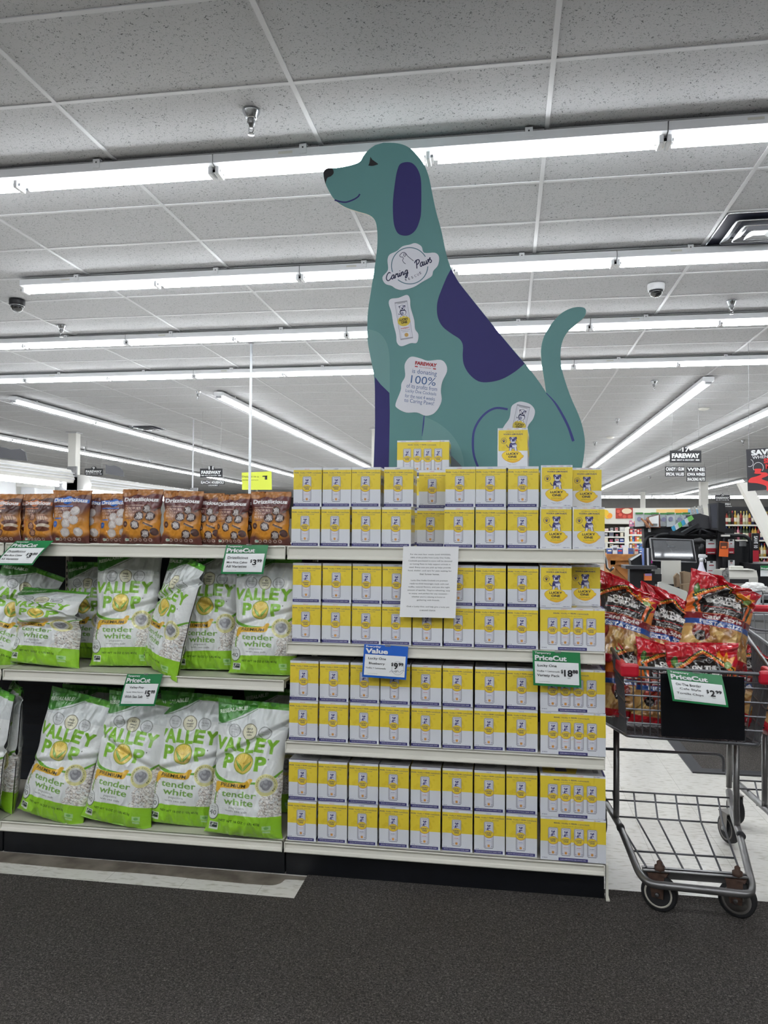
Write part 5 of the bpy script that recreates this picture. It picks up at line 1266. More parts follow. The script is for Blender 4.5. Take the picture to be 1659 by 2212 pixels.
# ------------------------------------------------------------------ hanging aisle signs
M_sign = mat('sign_charcoal', (44, 44, 48), 0.5)
def at_P(Y):
    def f(x, y): p = at(x, -y, Y=Y); return (p.x, p.y, p.z)
    return f
def quadbox(g, px, Y, th, m):
    """upright slab whose face has these photo corners, th deep"""
    a = [at(*p, Y=Y) for p in px]; n = len(a); b_ = [v+Vector((0, th, 0)) for v in a]
    tr = tess([(v.x, v.z) for v in a])
    g.add([tuple(v) for v in a+b_], list(tr)+[tuple(n+i for i in t[::-1]) for t in tr]+[(i, (i+1) % n, n+(i+1) % n, n+i) for i in range(n)], m)
def T(g, st, x, y, w, h, m, Y, bold=0, lift=.004, rot=0.0, shear=0.0, align='c'):
    f = at_P(Y-lift); g.text(st, x, -y, w, h, m, f, bold, shear, rot, align)
def aisle_sign(num, x0, y0, x1, y1, Y, label, sub=()):
    c = at((x0+x1)/2, y1, Y=Y); root = empty('aisle_sign', (c.x, c.y, c.z)); off = -Vector(root.location)
    w = x1-x0; h = y1-y0; g = MB()
    quadbox(g, [(x0, y0+h*.22), (x1, y0+h*.22), (x1, y1), (x0, y1)], Y, .02, M_sign)
    r = w*.13; cx = (x0+x1)/2
    quadbox(g, [(cx-r*1.1*math.cos(R(t)), y0+h*.25-r*1.1*math.sin(R(t))) for t in range(0, 181, 20)], Y, .018, M_sign)
    T(g, num, cx, y0+h*.16, w*.05+w*.08*len(num), h*.28, M_wink, Y, .03)
    T(g, 'FAREWAY', cx, y0+h*.56, w*.86, h*.28, M_wink, Y, .06); T(g, 'MEAT & GROCERY', cx, y0+h*.84, w*.56, h*.09, M_wink, Y, .03)
    for s in (-1, 1):
        quadbox(g, [(cx+s*w*.38-w*.06, y0+h*.80), (cx+s*w*.38+w*.06, y0+h*.80), (cx+s*w*.38+w*.06, y0+h*.88), (cx+s*w*.38-w*.06, y0+h*.88)], Y-.004, .003, M_wink)
    g.build('name_board', root).location = off
    for (t, a, b_, c_, d) in sub:
        g = MB(); quadbox(g, [(a, b_), (c_, b_), (c_, d), (a, d)], Y, .015, M_sign); T(g, t, (a+c_)/2, (b_+d)/2, (c_-a)*.92, (d-b_)*.7, M_wink, Y, .04)
        g.build('category_board', root).location = off
    g = MB()
    for s in (x0+w*.08, x1-w*.08):
        p = at(s, y0+h*.3, Y=Y); g.tube([(p.x, Y+.01, p.z), (p.x, Y+.01, CZ)], .002, M_steel, 4)
    for (t, a, b_, c_, d) in sub:
        for s in (a+2, c_-2):
            p, q = at(s, y1-2, Y=Y), at(s, b_+2, Y=Y); g.tube([(p.x, Y+.01, p.z), (q.x, Y+.01, q.z)], .0015, M_steel, 4)
    g.build('wires', root).location = off
    tag(root, label, 'aisle sign', 'hanging aisle signs')
aisle_sign('17', 1447, 966, 1515, 999, 13, 'dark hanging aisle 17 sign with candy, wine and nuts boards', [('CANDY / GUM', 1437, 1008, 1479, 1018.5), ('SPECIAL VALUES', 1437, 1019.5, 1479, 1029), ('WINE', 1483, 1009, 1524, 1019), ('IOWA WINES', 1483, 1020, 1524, 1029.5), ('SNACKING NUTS', 1483, 1030.5, 1524, 1040)])
aisle_sign('11', 432, 1007, 480, 1031, 13, 'dark hanging aisle 11 sign above the chocolate pouches', [('EACH', 434, 1038, 455, 1046), ('HOUSEHOLD', 456, 1038, 485, 1046), ('LAUNDRY', 449, 1046.5, 472, 1050)])
aisle_sign('20', 1545, 1066, 1577, 1083, 22, 'dark hanging aisle 20 sign above the black pole display', [('DELI', 1556, 1087, 1564, 1091), ('FISH', 1566, 1086, 1578, 1092), ('CHICKEN', 1566, 1092.5, 1581, 1098)])
aisle_sign('9', 183, 1008, 222, 1027, 17, 'dark hanging aisle 9 sign at the left behind the white canopy')
aisle_sign('18', 1262, 1069, 1290, 1086, 22, 'dark hanging aisle sign mostly hidden by the top right carton', [('CRACKERS', 1286, 1090, 1296, 1095), ('COOKIES', 1286, 1096, 1296, 1100)])
# big promotional poster
c = at(1655, 1065, Y=9); root = empty('promotional_poster', tuple(c)); off = -Vector(root.location)
g = MB(); quadbox(g, [(1612, 971), (1760, 958), (1764, 1050), (1616, 1061)], 9, .012, mat('poster_grey', (56, 55, 60), .5)); g.build('poster_board', root).location = off
g = MB(); M_pred = mat('poster_red', (222, 62, 62), .5)
f9 = at_P(8.996)
g.flat([(x, -y) for x, y in spline([(1659, 1061), (1655, 1050), (1636, 1044), (1617, 1042), (1621, 1033), (1634, 1029), (1645, 1024), (1630, 1023), (1631, 1018), (1630, 1013), (1645, 1013), (1643, 1020), (1656, 1021), (1658, 1028), (1645, 1034), (1660, 1040), (1690, 1048), (1700, 1056)], 3)], M_pred, f9)
for cc, r0, a0, a1 in (((1638, 1010), 11, 150, 400), ((1619, 1000), 8, -70, 110)):
    g.flat(stroke([(cc[0]+r0*math.cos(R(t)), -(cc[1]+r0*math.sin(R(t)))) for t in np.linspace(a0, a1, 24)], .9), M_wink, f9)
T(g, 'SAVE 10%', 1665, 975, 84, 11, M_wink, 9, .06, rot=R(5)); T(g, 'WHEN YOU BUY', 1668, 985, 86, 6.5, M_wink, 9, .01, rot=R(5)); T(g, 'SIX OR', 1672, 994, 44, 10, M_pred, 9, .05, rot=R(5)); T(g, 'MORE', 1676, 1006, 44, 10, M_pred, 9, .05, rot=R(5))
g.build('poster_print', root).location = off
g = MB()
for x in (1618, 1750): p = at(x, 972-(x-1618)*.09, Y=9); g.tube([(p.x, 9.006, p.z), (p.x, 9.006, CZ)], .002, M_steel, 4)
g.build('wires', root).location = off
tag(root, 'charcoal and red SAVE poster hanging at the right edge', 'poster')
# yellow sign on its post
c = at(554, 1030, Y=9); root = empty('promotional_sign', (c.x, 9.02, 0)); off = -Vector(root.location)
g = MB(); quadbox(g, [(522, 1021), (586, 1018), (587, 1058), (523, 1058)], 9, .01, mat('acid_yellow', (202, 212, 74), .5)); T(g, 'Delight in a', 541, 1030, 36, 5, M_sign, 9, .0); T(g, 'golden moment', 541, 1037, 34, 2.6, M_sign, 9, .0)
quadbox(g, [(572, 1029), (577, 1028), (577, 1036), (572, 1036)], 8.996, .002, M_sign); quadbox(g, [(567, 1028), (577, 1027.5), (577, 1029.5), (567, 1030)], 8.996, .002, M_sign)
g.build('sign_board', root).location = off
g = MB(); g.tube([(c.x, 9.02, 0), (c.x, 9.02, at(554, 1050, Y=9).z)], .012, M_steel, 8); g.lathe([(.2, 0), (.2, .012), (.02, .02)], M_steel, 16, Matrix.Translation((c.x, 9.02, 0))); g.build('post', root).location = off
tag(root, 'acid yellow sign peeking above the brown pouches', 'sign')

# ------------------------------------------------------------------ cooler cases at the left
def cooler(y0, y1, x, zt_, lab):
    root = empty('cooler_case', (x-.5, (y0+y1)/2, 0)); off = -Vector(root.location)
    def B(g, n): o = g.build(n, root); o.location = off; return o
    g = MB(); g.prism([(x-1.1, 0), (x-.15, 0), (x-.15, .5), (x-.8, .55), (x-.9, zt_-.1), (x-1.1, zt_-.1)], y0+.03, y1-.03, M_enamel); B(g, 'body')
    g = MB(); g.prism([(x-1.15, zt_-.16), (x-.35, zt_-.22), (x-.02, zt_-.2), (x, zt_-.14), (x-.06, zt_-.02), (x-.15, zt_), (x-1.15, zt_-.02)], y0, y1, mat('canopy_white', (216, 214, 210), .22, coat=.5))
    for k in range(3): g.tube([(x-.003-.0*k, y0, zt_-.07-.04*k), (x-.003, y1, zt_-.07-.04*k)], .008, M_enamel, 6)
    B(g, 'canopy')
    g = MB(); g.tube([(x-.2, y0+.1, zt_-.24), (x-.2, y1-.1, zt_-.24)], .016, M_tube, 8); B(g, 'lamp_tube')
    g = MB(); g.box((x-.12, y1-.03, .0), (x+.02, y1+.0, zt_+.03), M_steel); g.box((x-.3, y1-.03, zt_-.3), (x+.02, y1, zt_-.12), M_steel); B(g, 'end_post')
    tag(root, lab, 'cooler case', 'white cooler cases')
cooler(5.4, 9.85, -5.9, 2.2, 'long white cooler case with sloping canopy at the left edge')
cooler(9.92, 13.6, -5.7, 2.12, 'second white cooler case, right of the first and farther back')
for pts, Y, lab in (([(-30, 962), (0, 965), (14, 968), (24, 971), (44, 970), (54, 976), (58, 996), (0, 989), (-30, 985)], 8.3, 'dark curved topper sign on the first white cooler case'),
                    ([(228, 1003), (236, 1007), (246, 1005), (258, 1010), (265, 1017), (268, 1030), (228, 1023)], 10.4, 'dark curved topper sign on the second white cooler case')):
    g = MB(); quadbox(g, spline(pts, 1), Y, .02, mat('topper_grey', (84, 84, 88), .5)); tag(g.build('topper_sign'), lab, 'sign')

# ------------------------------------------------------------------ dairy wall, wine shelves and crate table behind the tills
def rackmesh(x0, x1, y, depth, zs, ztop, m, mb, lab, name='wall_shelving'):
    root = empty(name, ((x0+x1)/2, y, 0)); off = -Vector(root.location)
    def B(g, n): o = g.build(n, root); o.location = off
    g = MB(); g.box((x0, y+depth, 0), (x1, y+depth+.04, ztop), mb); g.box((x0-.03, y, 0), (x0, y+depth+.04, ztop), m); g.box((x1, y, 0), (x1+.03, y+depth+.04, ztop), m); B(g, 'case')
    for z in zs: g = MB(); g.box((x0, y, z-.035), (x1, y+depth, z), m); B(g, 'shelf')
    tag(root, lab, 'shelving'); return root
M_rackw = mat('rack_white', (226, 224, 214), .5)
zs = [.35, .60, at(1340, 1183, Y=20).z, at(1340, 1171, Y=20).z, at(1340, 1159, Y=20).z, at(1340, 1147, Y=20).z]
rackmesh(2.0, 3.75, 20, .5, zs, 1.60, M_rackw, mat('rack_back', (120, 118, 112), .7), 'white dairy shelves far behind the tills, under the fruit poster')
g = MB(); g.box((1.95, 19.98, 1.60), (3.8, 20.5, 1.64), M_rackw)
quadbox(g, [(1285, 1098), (1600, 1096), (1600, 1120), (1376, 1124), (1285, 1130)], 19.95, .06, M_rackw)
tag(g.build('header_panel'), 'long white header panel above the dairy shelves carrying food pictures', 'header panel')
ora, orb = mat('orange_print', (232, 150, 50), .6), mat('lemon_print', (232, 190, 60), .6); redp, skin = mat('tomato_print', (172, 62, 50), .6), mat('cheese_print', (226, 206, 176), .6); grn = mat('leaf_print', (84, 120, 60), .6)
g = MB()
for x, y, rx, m_ in ((1300, 1111, 6, ora), (1308, 1108, 7, orb), (1317, 1114, 6, ora), (1312, 1116, 5, orb), (1296, 1117, 4, grn)):
    quadbox(g, ring(x, y, rx, rx, 14), 19.93-.004*rx, .004, m_)
tag(g.build('fruit_poster'), 'poster of oranges and lemons on the white header panel', 'poster')
g = MB(); quadbox(g, [(1330, 1098), (1367, 1097), (1367, 1120), (1330, 1120)], 19.93, .01, redp); quadbox(g, ring(1354, 1104, 11, 6, 14), 19.92, .004, skin)
for x, y in ((1336, 1105), (1340, 1112), (1349, 1116), (1360, 1116)): quadbox(g, ring(x, y, 4, 4, 10), 19.915, .004, mat('tomato_bright', (206, 88, 72), .6))
tag(g.build('tomato_poster'), 'red poster of tomatoes and cheese beside the fruit poster', 'poster')
for k, (xa, xb, c_) in enumerate(((1418, 1458, (232, 200, 140)), (1458, 1486, (236, 170, 80)), (1486, 1512, (130, 170, 200)))):
    g = MB(); quadbox(g, [(xa, 1100), (xb, 1100), (xb, 1112), (xa, 1112)], 19.93, .01, mat('poster%d' % k, c_, .6)); tag(g.build('food_poster'), ['pale yellow', 'orange', 'pale blue'][k]+' food poster panel above the bagged snacks', 'poster')
random.seed(11)
def small_items(n, x0, x1, y, z, hs, ws, cols, name, label, cat, group, kind='box'):
    for k in range(n):
        w = random.uniform(*ws); h = random.uniform(*hs); c_ = random.choice(cols); m_ = mat('goods_%d_%d_%d' % c_, c_, .45)
        x = x0+(x1-x0)*(k+.5)/n+random.uniform(-.005, .005); g = MB(); M_ = Matrix.Translation((x, y, z))
        if kind == 'box':
            g.box((-w/2, 0, 0), (w/2, .08, h), m_, M_); g.box((-w*.4, -.002, h*.45), (w*.4, 0, h*.75), mat('goods_label_%d' % (k % 3), [(230, 228, 220), (90, 90, 110), (190, 60, 60)][k % 3], .5), M_)
        else:
            cap = random.choice([(30, 30, 34), (150, 30, 44), (190, 170, 90), (40, 60, 130)])
            g.lathe([(w*.5, 0), (w*.5, h*.58), (w*.42, h*.66), (w*.17, h*.76), (w*.16, h*.98), (w*.13, h)], m_, 10, M_)
            g.lathe([(w*.19, h*.84), (w*.19, h*1.005), (w*.1, h*1.01)], mat('cap_%d' % cap[0], cap, .4), 8, M_)
            g.lathe([(w*.51, h*.2), (w*.51, h*.5)], mat('bottle_label_%d' % (k % 3), [(226, 220, 206), (214, 206, 180), (110, 30, 40)][k % 3], .6), 10, M_)
        tag(g.build(name), label % ORD[k], cat, group)
dc = [(232, 230, 224), (214, 214, 214), (236, 226, 200), (196, 200, 206), (120, 120, 130), (226, 190, 190)]
for i, z in enumerate(zs[2:]):
    small_items(13, 2.05, 3.7, 20.03, z+.001, (.06, .11), (.06, .11), dc if i > 1 else dc+[(70, 90, 170), (200, 70, 110), (180, 70, 180)], 'dairy_carton', 'small pale carton, %s from the left on the '+['top', 'second', 'third', 'fourth'][3-i]+' far dairy shelf', 'carton', 'dairy cartons far behind')
# coloured side rack
e0, e1 = at(1361, 1190, Y=15), at(1394, 1190, Y=15)
zs2 = [.5, .80, at(1375, 1186, Y=15).z, at(1375, 1170, Y=15).z, at(1375, 1154, Y=15).z, at(1375, 1138, Y=15).z]
rackmesh(e0.x-.02, e1.x, 15, .3, zs2, 1.48, M_rackw, M_rackw, 'narrow rack with colourful packets just right of the dairy shelves')
for i, z in enumerate(zs2[2:]): small_items(6, e0.x, e1.x-.02, 15.02, z+.001, (.08, .12), (.03, .045), [(214, 90, 80), (232, 160, 60), (90, 140, 200), (180, 200, 80), (226, 200, 190), (190, 120, 150)], 'snack_packet', 'small packet, %s from the left on the '+['fourth', 'third', 'second', 'top'][i]+' shelf of the narrow rack', 'packet', 'packets on the narrow rack')
# wooden crate table
M_wood = mat('crate_wood', (184, 126, 66), .55, noise=.3, scale=14, c2=(150, 96, 48)); M_wood2 = mat('crate_wood_dark', (160, 104, 52), .55)
a, b_ = at(1314, 1197, Y=9), at(1375, 1197, Y=9); zb_ = 0.0
root = empty('crate_table', ((a.x+b_.x)/2, 9.3, 0)); off = -Vector(root.location)
g = MB(); g.box((a.x+.04, 9.05, 0), (b_.x+.2, 9.7, a.z-.06), M_wood2); o = g.build('box', root); o.location = off
g = MB(); g.box((a.x-.02, 8.98, a.z-.07), (b_.x+.24, 9.75, a.z), M_wood); o = g.build('top', root); o.location = off
g = MB(); xa, xb, za, zc = a.x+.03, b_.x+.21, .55, a.z-.07
for q in ((xa, za, xa+.05, zc), (xb-.05, za, xb, zc), (xa, za, xb, za+.05), (xa, zc-.05, xb, zc)): g.box((q[0], 9.02, q[1]), (q[2], 9.05, q[3]), M_wood)
for s in (0, 1):
    p0, p1 = ((xa+.05, za+.05), (xb-.05, zc-.05)) if s else ((xa+.05, zc-.05), (xb-.05, za+.05))
    g.prism(stroke([p0, p1], .045), 9.03-.004*s, 9.05, M_wood2)
g.box((xa, 9.02, 0), (xb, 9.05, .5), M_wood); o = g.build('cross_brace', root); o.location = off
tag(root, 'wooden crate style table with an X brace, right of the top shelf end', 'table')
small_items(7, a.x+.0, b_.x+.1, 9.1, a.z+.001, (.05, .10), (.04, .06), [(60, 90, 160), (90, 130, 190), (220, 225, 232), (200, 190, 180)], 'boxed_item', 'small boxed item on the wooden crate table, %s from the left', 'box', 'items on the crate table')
g = MB(); p = at(1283, 1212, Y=10); q = at(1318, 1212, Y=10); g.box((p.x-.4, 10, 0), (q.x, 10.5, p.z), M_rackw); g.box((p.x-.4, 9.985, p.z-.06), (q.x, 10, p.z-.02), M_cream); g.box((p.x-.4, 9.985, .1), (q.x, 10, .2), M_cream)
tag(g.build('white_cabinet'), 'low white cabinet between the shelf end and the crate table', 'cabinet')
# wine wall
wz = [at(1600, 1225, Y=19).z, at(1600, 1202, Y=19).z, at(1600, 1166, Y=19).z, at(1600, 1133, Y=19).z]
wx0, wx1 = at(1566, 1150, Y=19).x, at(1690, 1150, Y=19).x
rackmesh(wx0, wx1, 19, .4, wz, 2.02, M_rackw, M_dark, 'white shelves full of wine bottles at the right, behind the tills')
wc_ = [(30, 36, 30), (44, 20, 26), (196, 190, 150), (150, 60, 50), (60, 80, 50), (190, 150, 60), (180, 110, 130), (40, 50, 90)]
for i, z in enumerate(wz): small_items(19, wx0+.02, wx1-.02, 19.06, z+.001, (.30, .33) if z != wz[0] else (.2, .24), (.07, .08), wc_, 'wine_bottle', 'wine bottle, %s from the left on the '+['lowest', 'third', 'second', 'top'][i]+' visible wine shelf', 'bottle', 'bottles on the wine shelves', 'bottle')

# ------------------------------------------------------------------ checkout lane
YC = 6.9
def slab(name, px, Y, th, m, label=None, cat=None, extra=None, par=None, group=None):
    g = MB(); quadbox(g, px, Y, th, m)
    if extra: extra(g)
    o = g.build(name, par)
    if label: tag(o, label, cat, group)
    return o
def rq(x0, y0, x1, y1): return [(x0, y0), (x1, y0), (x1, y1), (x0, y1)]
# counters
M_belt = mat('counter_grey', (120, 120, 122), .35, noise=.1); M_cface = mat('counter_front', (150, 150, 150), .5)
a = at(1395, 1262, Y=6.6)
root = empty('checkout_counter', (2.2, 6.6, 0)); off = -Vector(root.location)
g = MB(); g.box((1.22, 6.3, .009), (3.6, 7.5, .86), M_blackm); g.build('base', root).location = off
g = MB(); g.bbox((1.18, 6.25, .86), (3.65, 7.5, .90), .01, M_belt); g.build('worktop', root).location = off
g = MB(); g.box((1.55, 6.24, .862), (3.65, 6.25, .892), M_steel); g.build('edge_strip', root).location = off
tag(root, 'black checkout counter with a grey worktop behind the chip bags', 'checkout counter')
root = empty('conveyor_counter', (2.4, 4.9, 0)); off = -Vector(root.location)
g = MB(); g.box((1.45, 5.3, .009), (3.6, 6.1, .80), M_cface); g.build('base', root).location = off
g = MB(); g.bbox((1.42, 5.27, .80), (3.62, 6.13, .845), .008, M_belt); g.box((1.8, 5.4, .845), (3.4, 6.0, .85), M_dark); g.build('worktop', root).location = off
tag(root, 'grey checkout bagging counter in front of the black one', 'checkout counter')
# black back cabinet with rounded tube loops
root = empty('till_partition', (at(1510, 1200, Y=7.3).x, 7.3, .9)); off = -Vector(root.location)
g = MB(); quadbox(g, [(1391, 1141), (1585, 1141), (1588, 1168), (1622, 1178), (1624, 1262), (1396, 1268)], 7.3, .12, M_blackm); g.build('panel', root).location = off
for i, (xa, xb, y) in enumerate(((1393, 1560, 1156), (1410, 1622, 1154))):
    g = MB(); g.bend([at(xa, 1262, Y=7.25-.05*i), at(xa, y, Y=7.25-.05*i), at(xb, y+3, Y=7.25-.05*i), at(xb, 1262, Y=7.25-.05*i)], .016, .09, M_black, 10); g.build('tube_frame', root).location = off
g = MB(); quadbox(g, rq(1597, 1168, 1612, 1180), 7.28, .01, M_steel); g.build('wire_rack', root).location = off
g = MB(); quadbox(g, rq(1401, 1142, 1406, 1149), 7.28, .02, M_white); g.build('white_tag', root).location = off
tag(root, 'black till partition with rounded tube frame behind the monitor', 'partition')
# touch screen
c = at(1452, 1216, Y=6.75); root = empty('till_monitor', (c.x, 6.8, .9)); off = -Vector(root.location)
g = MB(); quadbox(g, [(1404, 1162), (1497, 1166), (1504, 1216), (1409, 1212)], 6.76, .045, M_steel); quadbox(g, [(1406, 1163.5), (1496, 1167), (1502, 1214), (1410, 1210.5)], 6.755, .01, M_black); g.build('housing', root).location = off
g = MB(); quadbox(g, [(1410, 1168), (1492, 1170), (1497, 1209), (1414, 1206)], 6.75, .004, mat('till_screen', (40, 44, 50), .12, coat=1)); quadbox(g, rq(1442, 1180, 1458, 1182.5), 6.748, .001, mat('screen_text', (96, 100, 104), .5)); g.build('screen', root).location = off
g = MB(); p = at(1455, 1205, Y=6.85); g.box((p.x-.05, 6.81, .9), (p.x+.05, 6.87, p.z), M_black); g.box((p.x-.1, 6.75, .9), (p.x+.1, 6.95, .915), M_black); g.build('stand', root).location = off
tag(root, 'wide dark touch screen till monitor with a silver rim', 'monitor'); root.rotation_euler = (R(-7), 0, 0); root.location.y = 6.75
# pole display
c = at(1547, 1145, Y=7.1); root = empty('pole_display', (c.x, 7.15, .9)); off = -Vector(root.location)
g = MB(); quadbox(g, [(1532, 1088), (1552, 1085), (1552, 1146), (1537, 1144)], 7.1, .05, M_dark); quadbox(g, [(1552, 1085), (1566, 1088), (1568, 1150), (1552, 1148)], 7.12, .09, M_black); g.build('housing', root).location = off
g = MB(); quadbox(g, [(1534.5, 1091), (1549, 1089), (1549, 1141), (1538.5, 1140)], 7.09, .006, mat('dim_screen', (64, 66, 74), .2, coat=.6)); g.build('screen', root).location = off
g = MB(); p = at(1556, 1150, Y=7.2); g.box((p.x-.03, 7.17, .9), (p.x+.03, 7.23, p.z+.08), M_black); g.build('post', root).location = off
tag(root, 'tall black pole display facing left above the black partition', 'display screen')
# things on the partition top
slab('display_bin', [(1488, 1113), (1512, 1109), (1532, 1115), (1536, 1142), (1512, 1142), (1497, 1142)], 7.15, .15, M_dark, 'dark wedge shaped bin left of the pole display', 'bin')
g = MB(); 
for pa, pb in (((1478, 1156), (1515, 1142)), ((1512, 1142), (1548, 1156)), ((1512, 1142), (1512, 1156))): g.tube([at(*pa, Y=7.15), at(*pb, Y=7.15)], .012, M_black, 6)
tag(g.build('bin_bracket'), 'black angled brackets under the dark wedge bin', 'bracket')
for k, (x, y) in enumerate(((1493, 1098), (1499, 1096), (1508, 1094), (1514, 1093))):
    slab('folded_leaflet', [(x-2, y), (x+3, y-3), (x+7, y+17), (x+2, y+18)], 7.18-.01*k, .004, mat('newsprint', (190, 188, 184), .7, noise=.4, scale=90), ORD[k]+' folded grey leaflet from the left in the dark wedge bin', 'leaflet', group='leaflets in the dark bin')
for k in range(6):
    x = 1450+7*k; y = 1139-4.2*k
    slab('booklet', [(x, y), (x+9, y-6+k*.2), (x+14, y+3), (x+4, y+10)], 7.1-.012*k, .006, mat('booklet%d' % (k % 3), [(60, 150, 190), (214, 218, 226), (110, 180, 90)][k % 3], .5), ORD[k]+' booklet from the left, fanned out on the till tray', 'booklet', group='booklets on the till tray')
slab('booklet_tray', [(1449, 1146), (1474, 1150), (1508, 1130), (1512, 1134), (1476, 1157), (1449, 1155)], 7.08, .1, M_black, 'black slanted tray holding the fanned booklets', 'tray')
for k in range(7):
    x = 1372+17*k+(2 if k % 2 else 0); y0 = 1107+(k % 2)
    def ex(g, x=x, y0=y0):
        quadbox(g, rq(x+1, y0, x+17, y0+3.5), 7.27-.004*(k % 2), .003, mat('pouch_green', (64, 134, 66), .4)); quadbox(g, ring(x+9, y0+14, 5, 5, 10), 7.27-.004*(k % 2), .003, mat('pouch_fruit', (140, 140, 170), .5))
    slab('snack_pouch', [(x, y0), (x+18, y0+.5), (x+18.5, y0+30), (x+.5, y0+31)], 7.28+.03*(k % 2), .03, mat('pouch_pale', (196, 204, 206), .35, coat=.5), ORD[k]+' pale green topped bag from the left in the row behind the till', 'snack bag', ex, group='pale bags behind the till')
slab('pouch_rack', rq(1368, 1137, 1492, 1142), 7.3, .2, M_black, 'black ledge under the row of pale snack bags', 'ledge')
def exb(g):
    quadbox(g, [(1402, 1117.5), (1423, 1112.5), (1423, 1138), (1402, 1138)], 7.18, .003, M_signw)
    for k in range(14): quadbox(g, rq(1404.5+k*1.15, 1131, 1405.0+k*1.15, 1136.5), 7.175, .002, M_ink)
slab('display_carton', [(1397, 1126), (1404, 1116), (1425, 1111), (1427, 1140), (1400, 1140)], 7.19, .16, mat('carton_brown', (110, 62, 44), .6), 'brown and white counter display box with a barcode', 'box', exb)
for k, (x, y, a_) in enumerate(((1385, 1120, .3), (1391, 1124, .5), (1397, 1118, .2))):
    g = MB(); p = at(x, y, Y=7.15); g.tube([p, p+Vector((.04, 0, -.04-.01*k)), p+Vector((.055, 0, -.07))], .008, mat('stick_brown', (156, 106, 74), .6), 8)
    tag(g.build('meat_stick'), ORD[k]+' brown wrapped stick poking out left of the barcode box', 'snack', 'sticks left of the barcode box')
# scanner
g = MB(); p = at(1507, 1170, Y=6.9); q = at(1514, 1200, Y=6.9); g.tube([p+Vector((-.03, 0, 0)), p+Vector((.02, 0, .006)), p+Vector((.055, 0, -.012))], [.022, .03, .022], M_black, 10); g.tube([p+Vector((.03, 0, -.01)), q], [.022, .016], M_black, 10)
g.tube([q, Vector((q.x, q.y, .9))], .014, M_black, 8); g.lathe([(.05, 0), (.05, .01), (.01, .02)], M_black, 14, Matrix.Translation((q.x, q.y, .9)))
tag(g.build('barcode_scanner'), 'black hand scanner on its stand right of the till monitor', 'barcode scanner')
# cards
M_cred = mat('card_red', (178, 26, 46), .5)
for x0, y0, x1, y1, red, lab in ((1525, 1165, 1548, 1197, 1, 'white and red card packet hanging at the top left of the orange card'), (1573, 1165, 1586, 1196, 1, 'white and red card packet partly behind the orange card'), (1527, 1212, 1547, 1243, 0, 'white card packet hanging below, right of the spray bottle'), (1573, 1210, 1587, 1230, 0, 'white card packet above the receipt printer')):
    def ex(g, x0=x0, y0=y0, x1=x1, y1=y1, red=red):
        h = y1-y0
        if red: quadbox(g, rq(x0, y0+h*.6, x1, y1), 7.258, .002, M_cred); T(g, 'FAREWAY', (x0+x1)/2, y0+h*.9, (x1-x0)*.7, 3, M_wink, 7.256, .04)
        else: quadbox(g, rq(x0+3, y0+h*.65, x0+12, y0+h*.7), 7.258, .002, M_cred)
        quadbox(g, rq(x0+5, y0+h*.27, x1-5, y0+h*.33), 7.258, .002, M_cred); quadbox(g, rq((x0+x1)/2-3, y0+.5, (x0+x1)/2+3, y0+3.5), 7.256, .002, M_ink)
    slab('gift_card', rq(x0, y0, x1, y1), 7.26, .004, M_signw, lab, 'card', ex)
def exo(g):
    quadbox(g, rq(1556, 1171.5, 1572, 1185), 7.10, .002, mat('card_brown', (88, 50, 34), .5)); quadbox(g, rq(1559, 1180, 1569, 1184), 7.098, .002, mat('card_orange_b', (220, 110, 50), .5))
slab('orange_card', [(1555, 1169), (1574, 1171), (1573, 1203), (1553, 1202)], 7.105, .003, mat('card_orange', (226, 104, 40), .5), 'orange notice card hanging on a black post above the printer', 'card', exo)
g = MB(); p = at(1563, 1160, Y=7.12); g.tube([(p.x, 7.12, .9), (p.x, 7.12, p.z)], .012, M_black, 8); quadbox(g, rq(1559, 1155, 1577, 1159), 7.10, .03, M_cream)
tag(g.build('card_post'), 'black post carrying the orange card and a small cream bar', 'post')
# spray bottle
c = at(1515, 1256, Y=6.6); root = empty('spray_bottle', (c.x, 6.6, .901)); g = MB()
g.lathe([(.038, 0), (.042, .01), (.042, .12), (.036, .15), (.022, .185), (.015, .215), (.014, .235)], mat('spray_white', (226, 224, 238), .35), 20); g.build('bottle', root)
MB().lathe([(.0425, .03), (.0428, .035), (.0428, .115), (.0425, .12)], mat('spray_label', (138, 70, 150), .5), 20).build('label_band', root)
g = MB(); g.lathe([(.017, .232), (.018, .258), (.013, .262)], M_enamel, 14); g.bbox((-.022, -.012, .262), (.034, .012, .292), .006, M_enamel); g.bbox((.03, -.007, .268), (.046, .007, .284), .003, M_enamel); g.tube([(.022, 0, .262), (.034, 0, .245), (.032, 0, .225)], .004, M_enamel, 6); g.build('spray_trigger', root)
tag(root, 'white spray bottle with a purple label on the checkout counter', 'spray bottle')
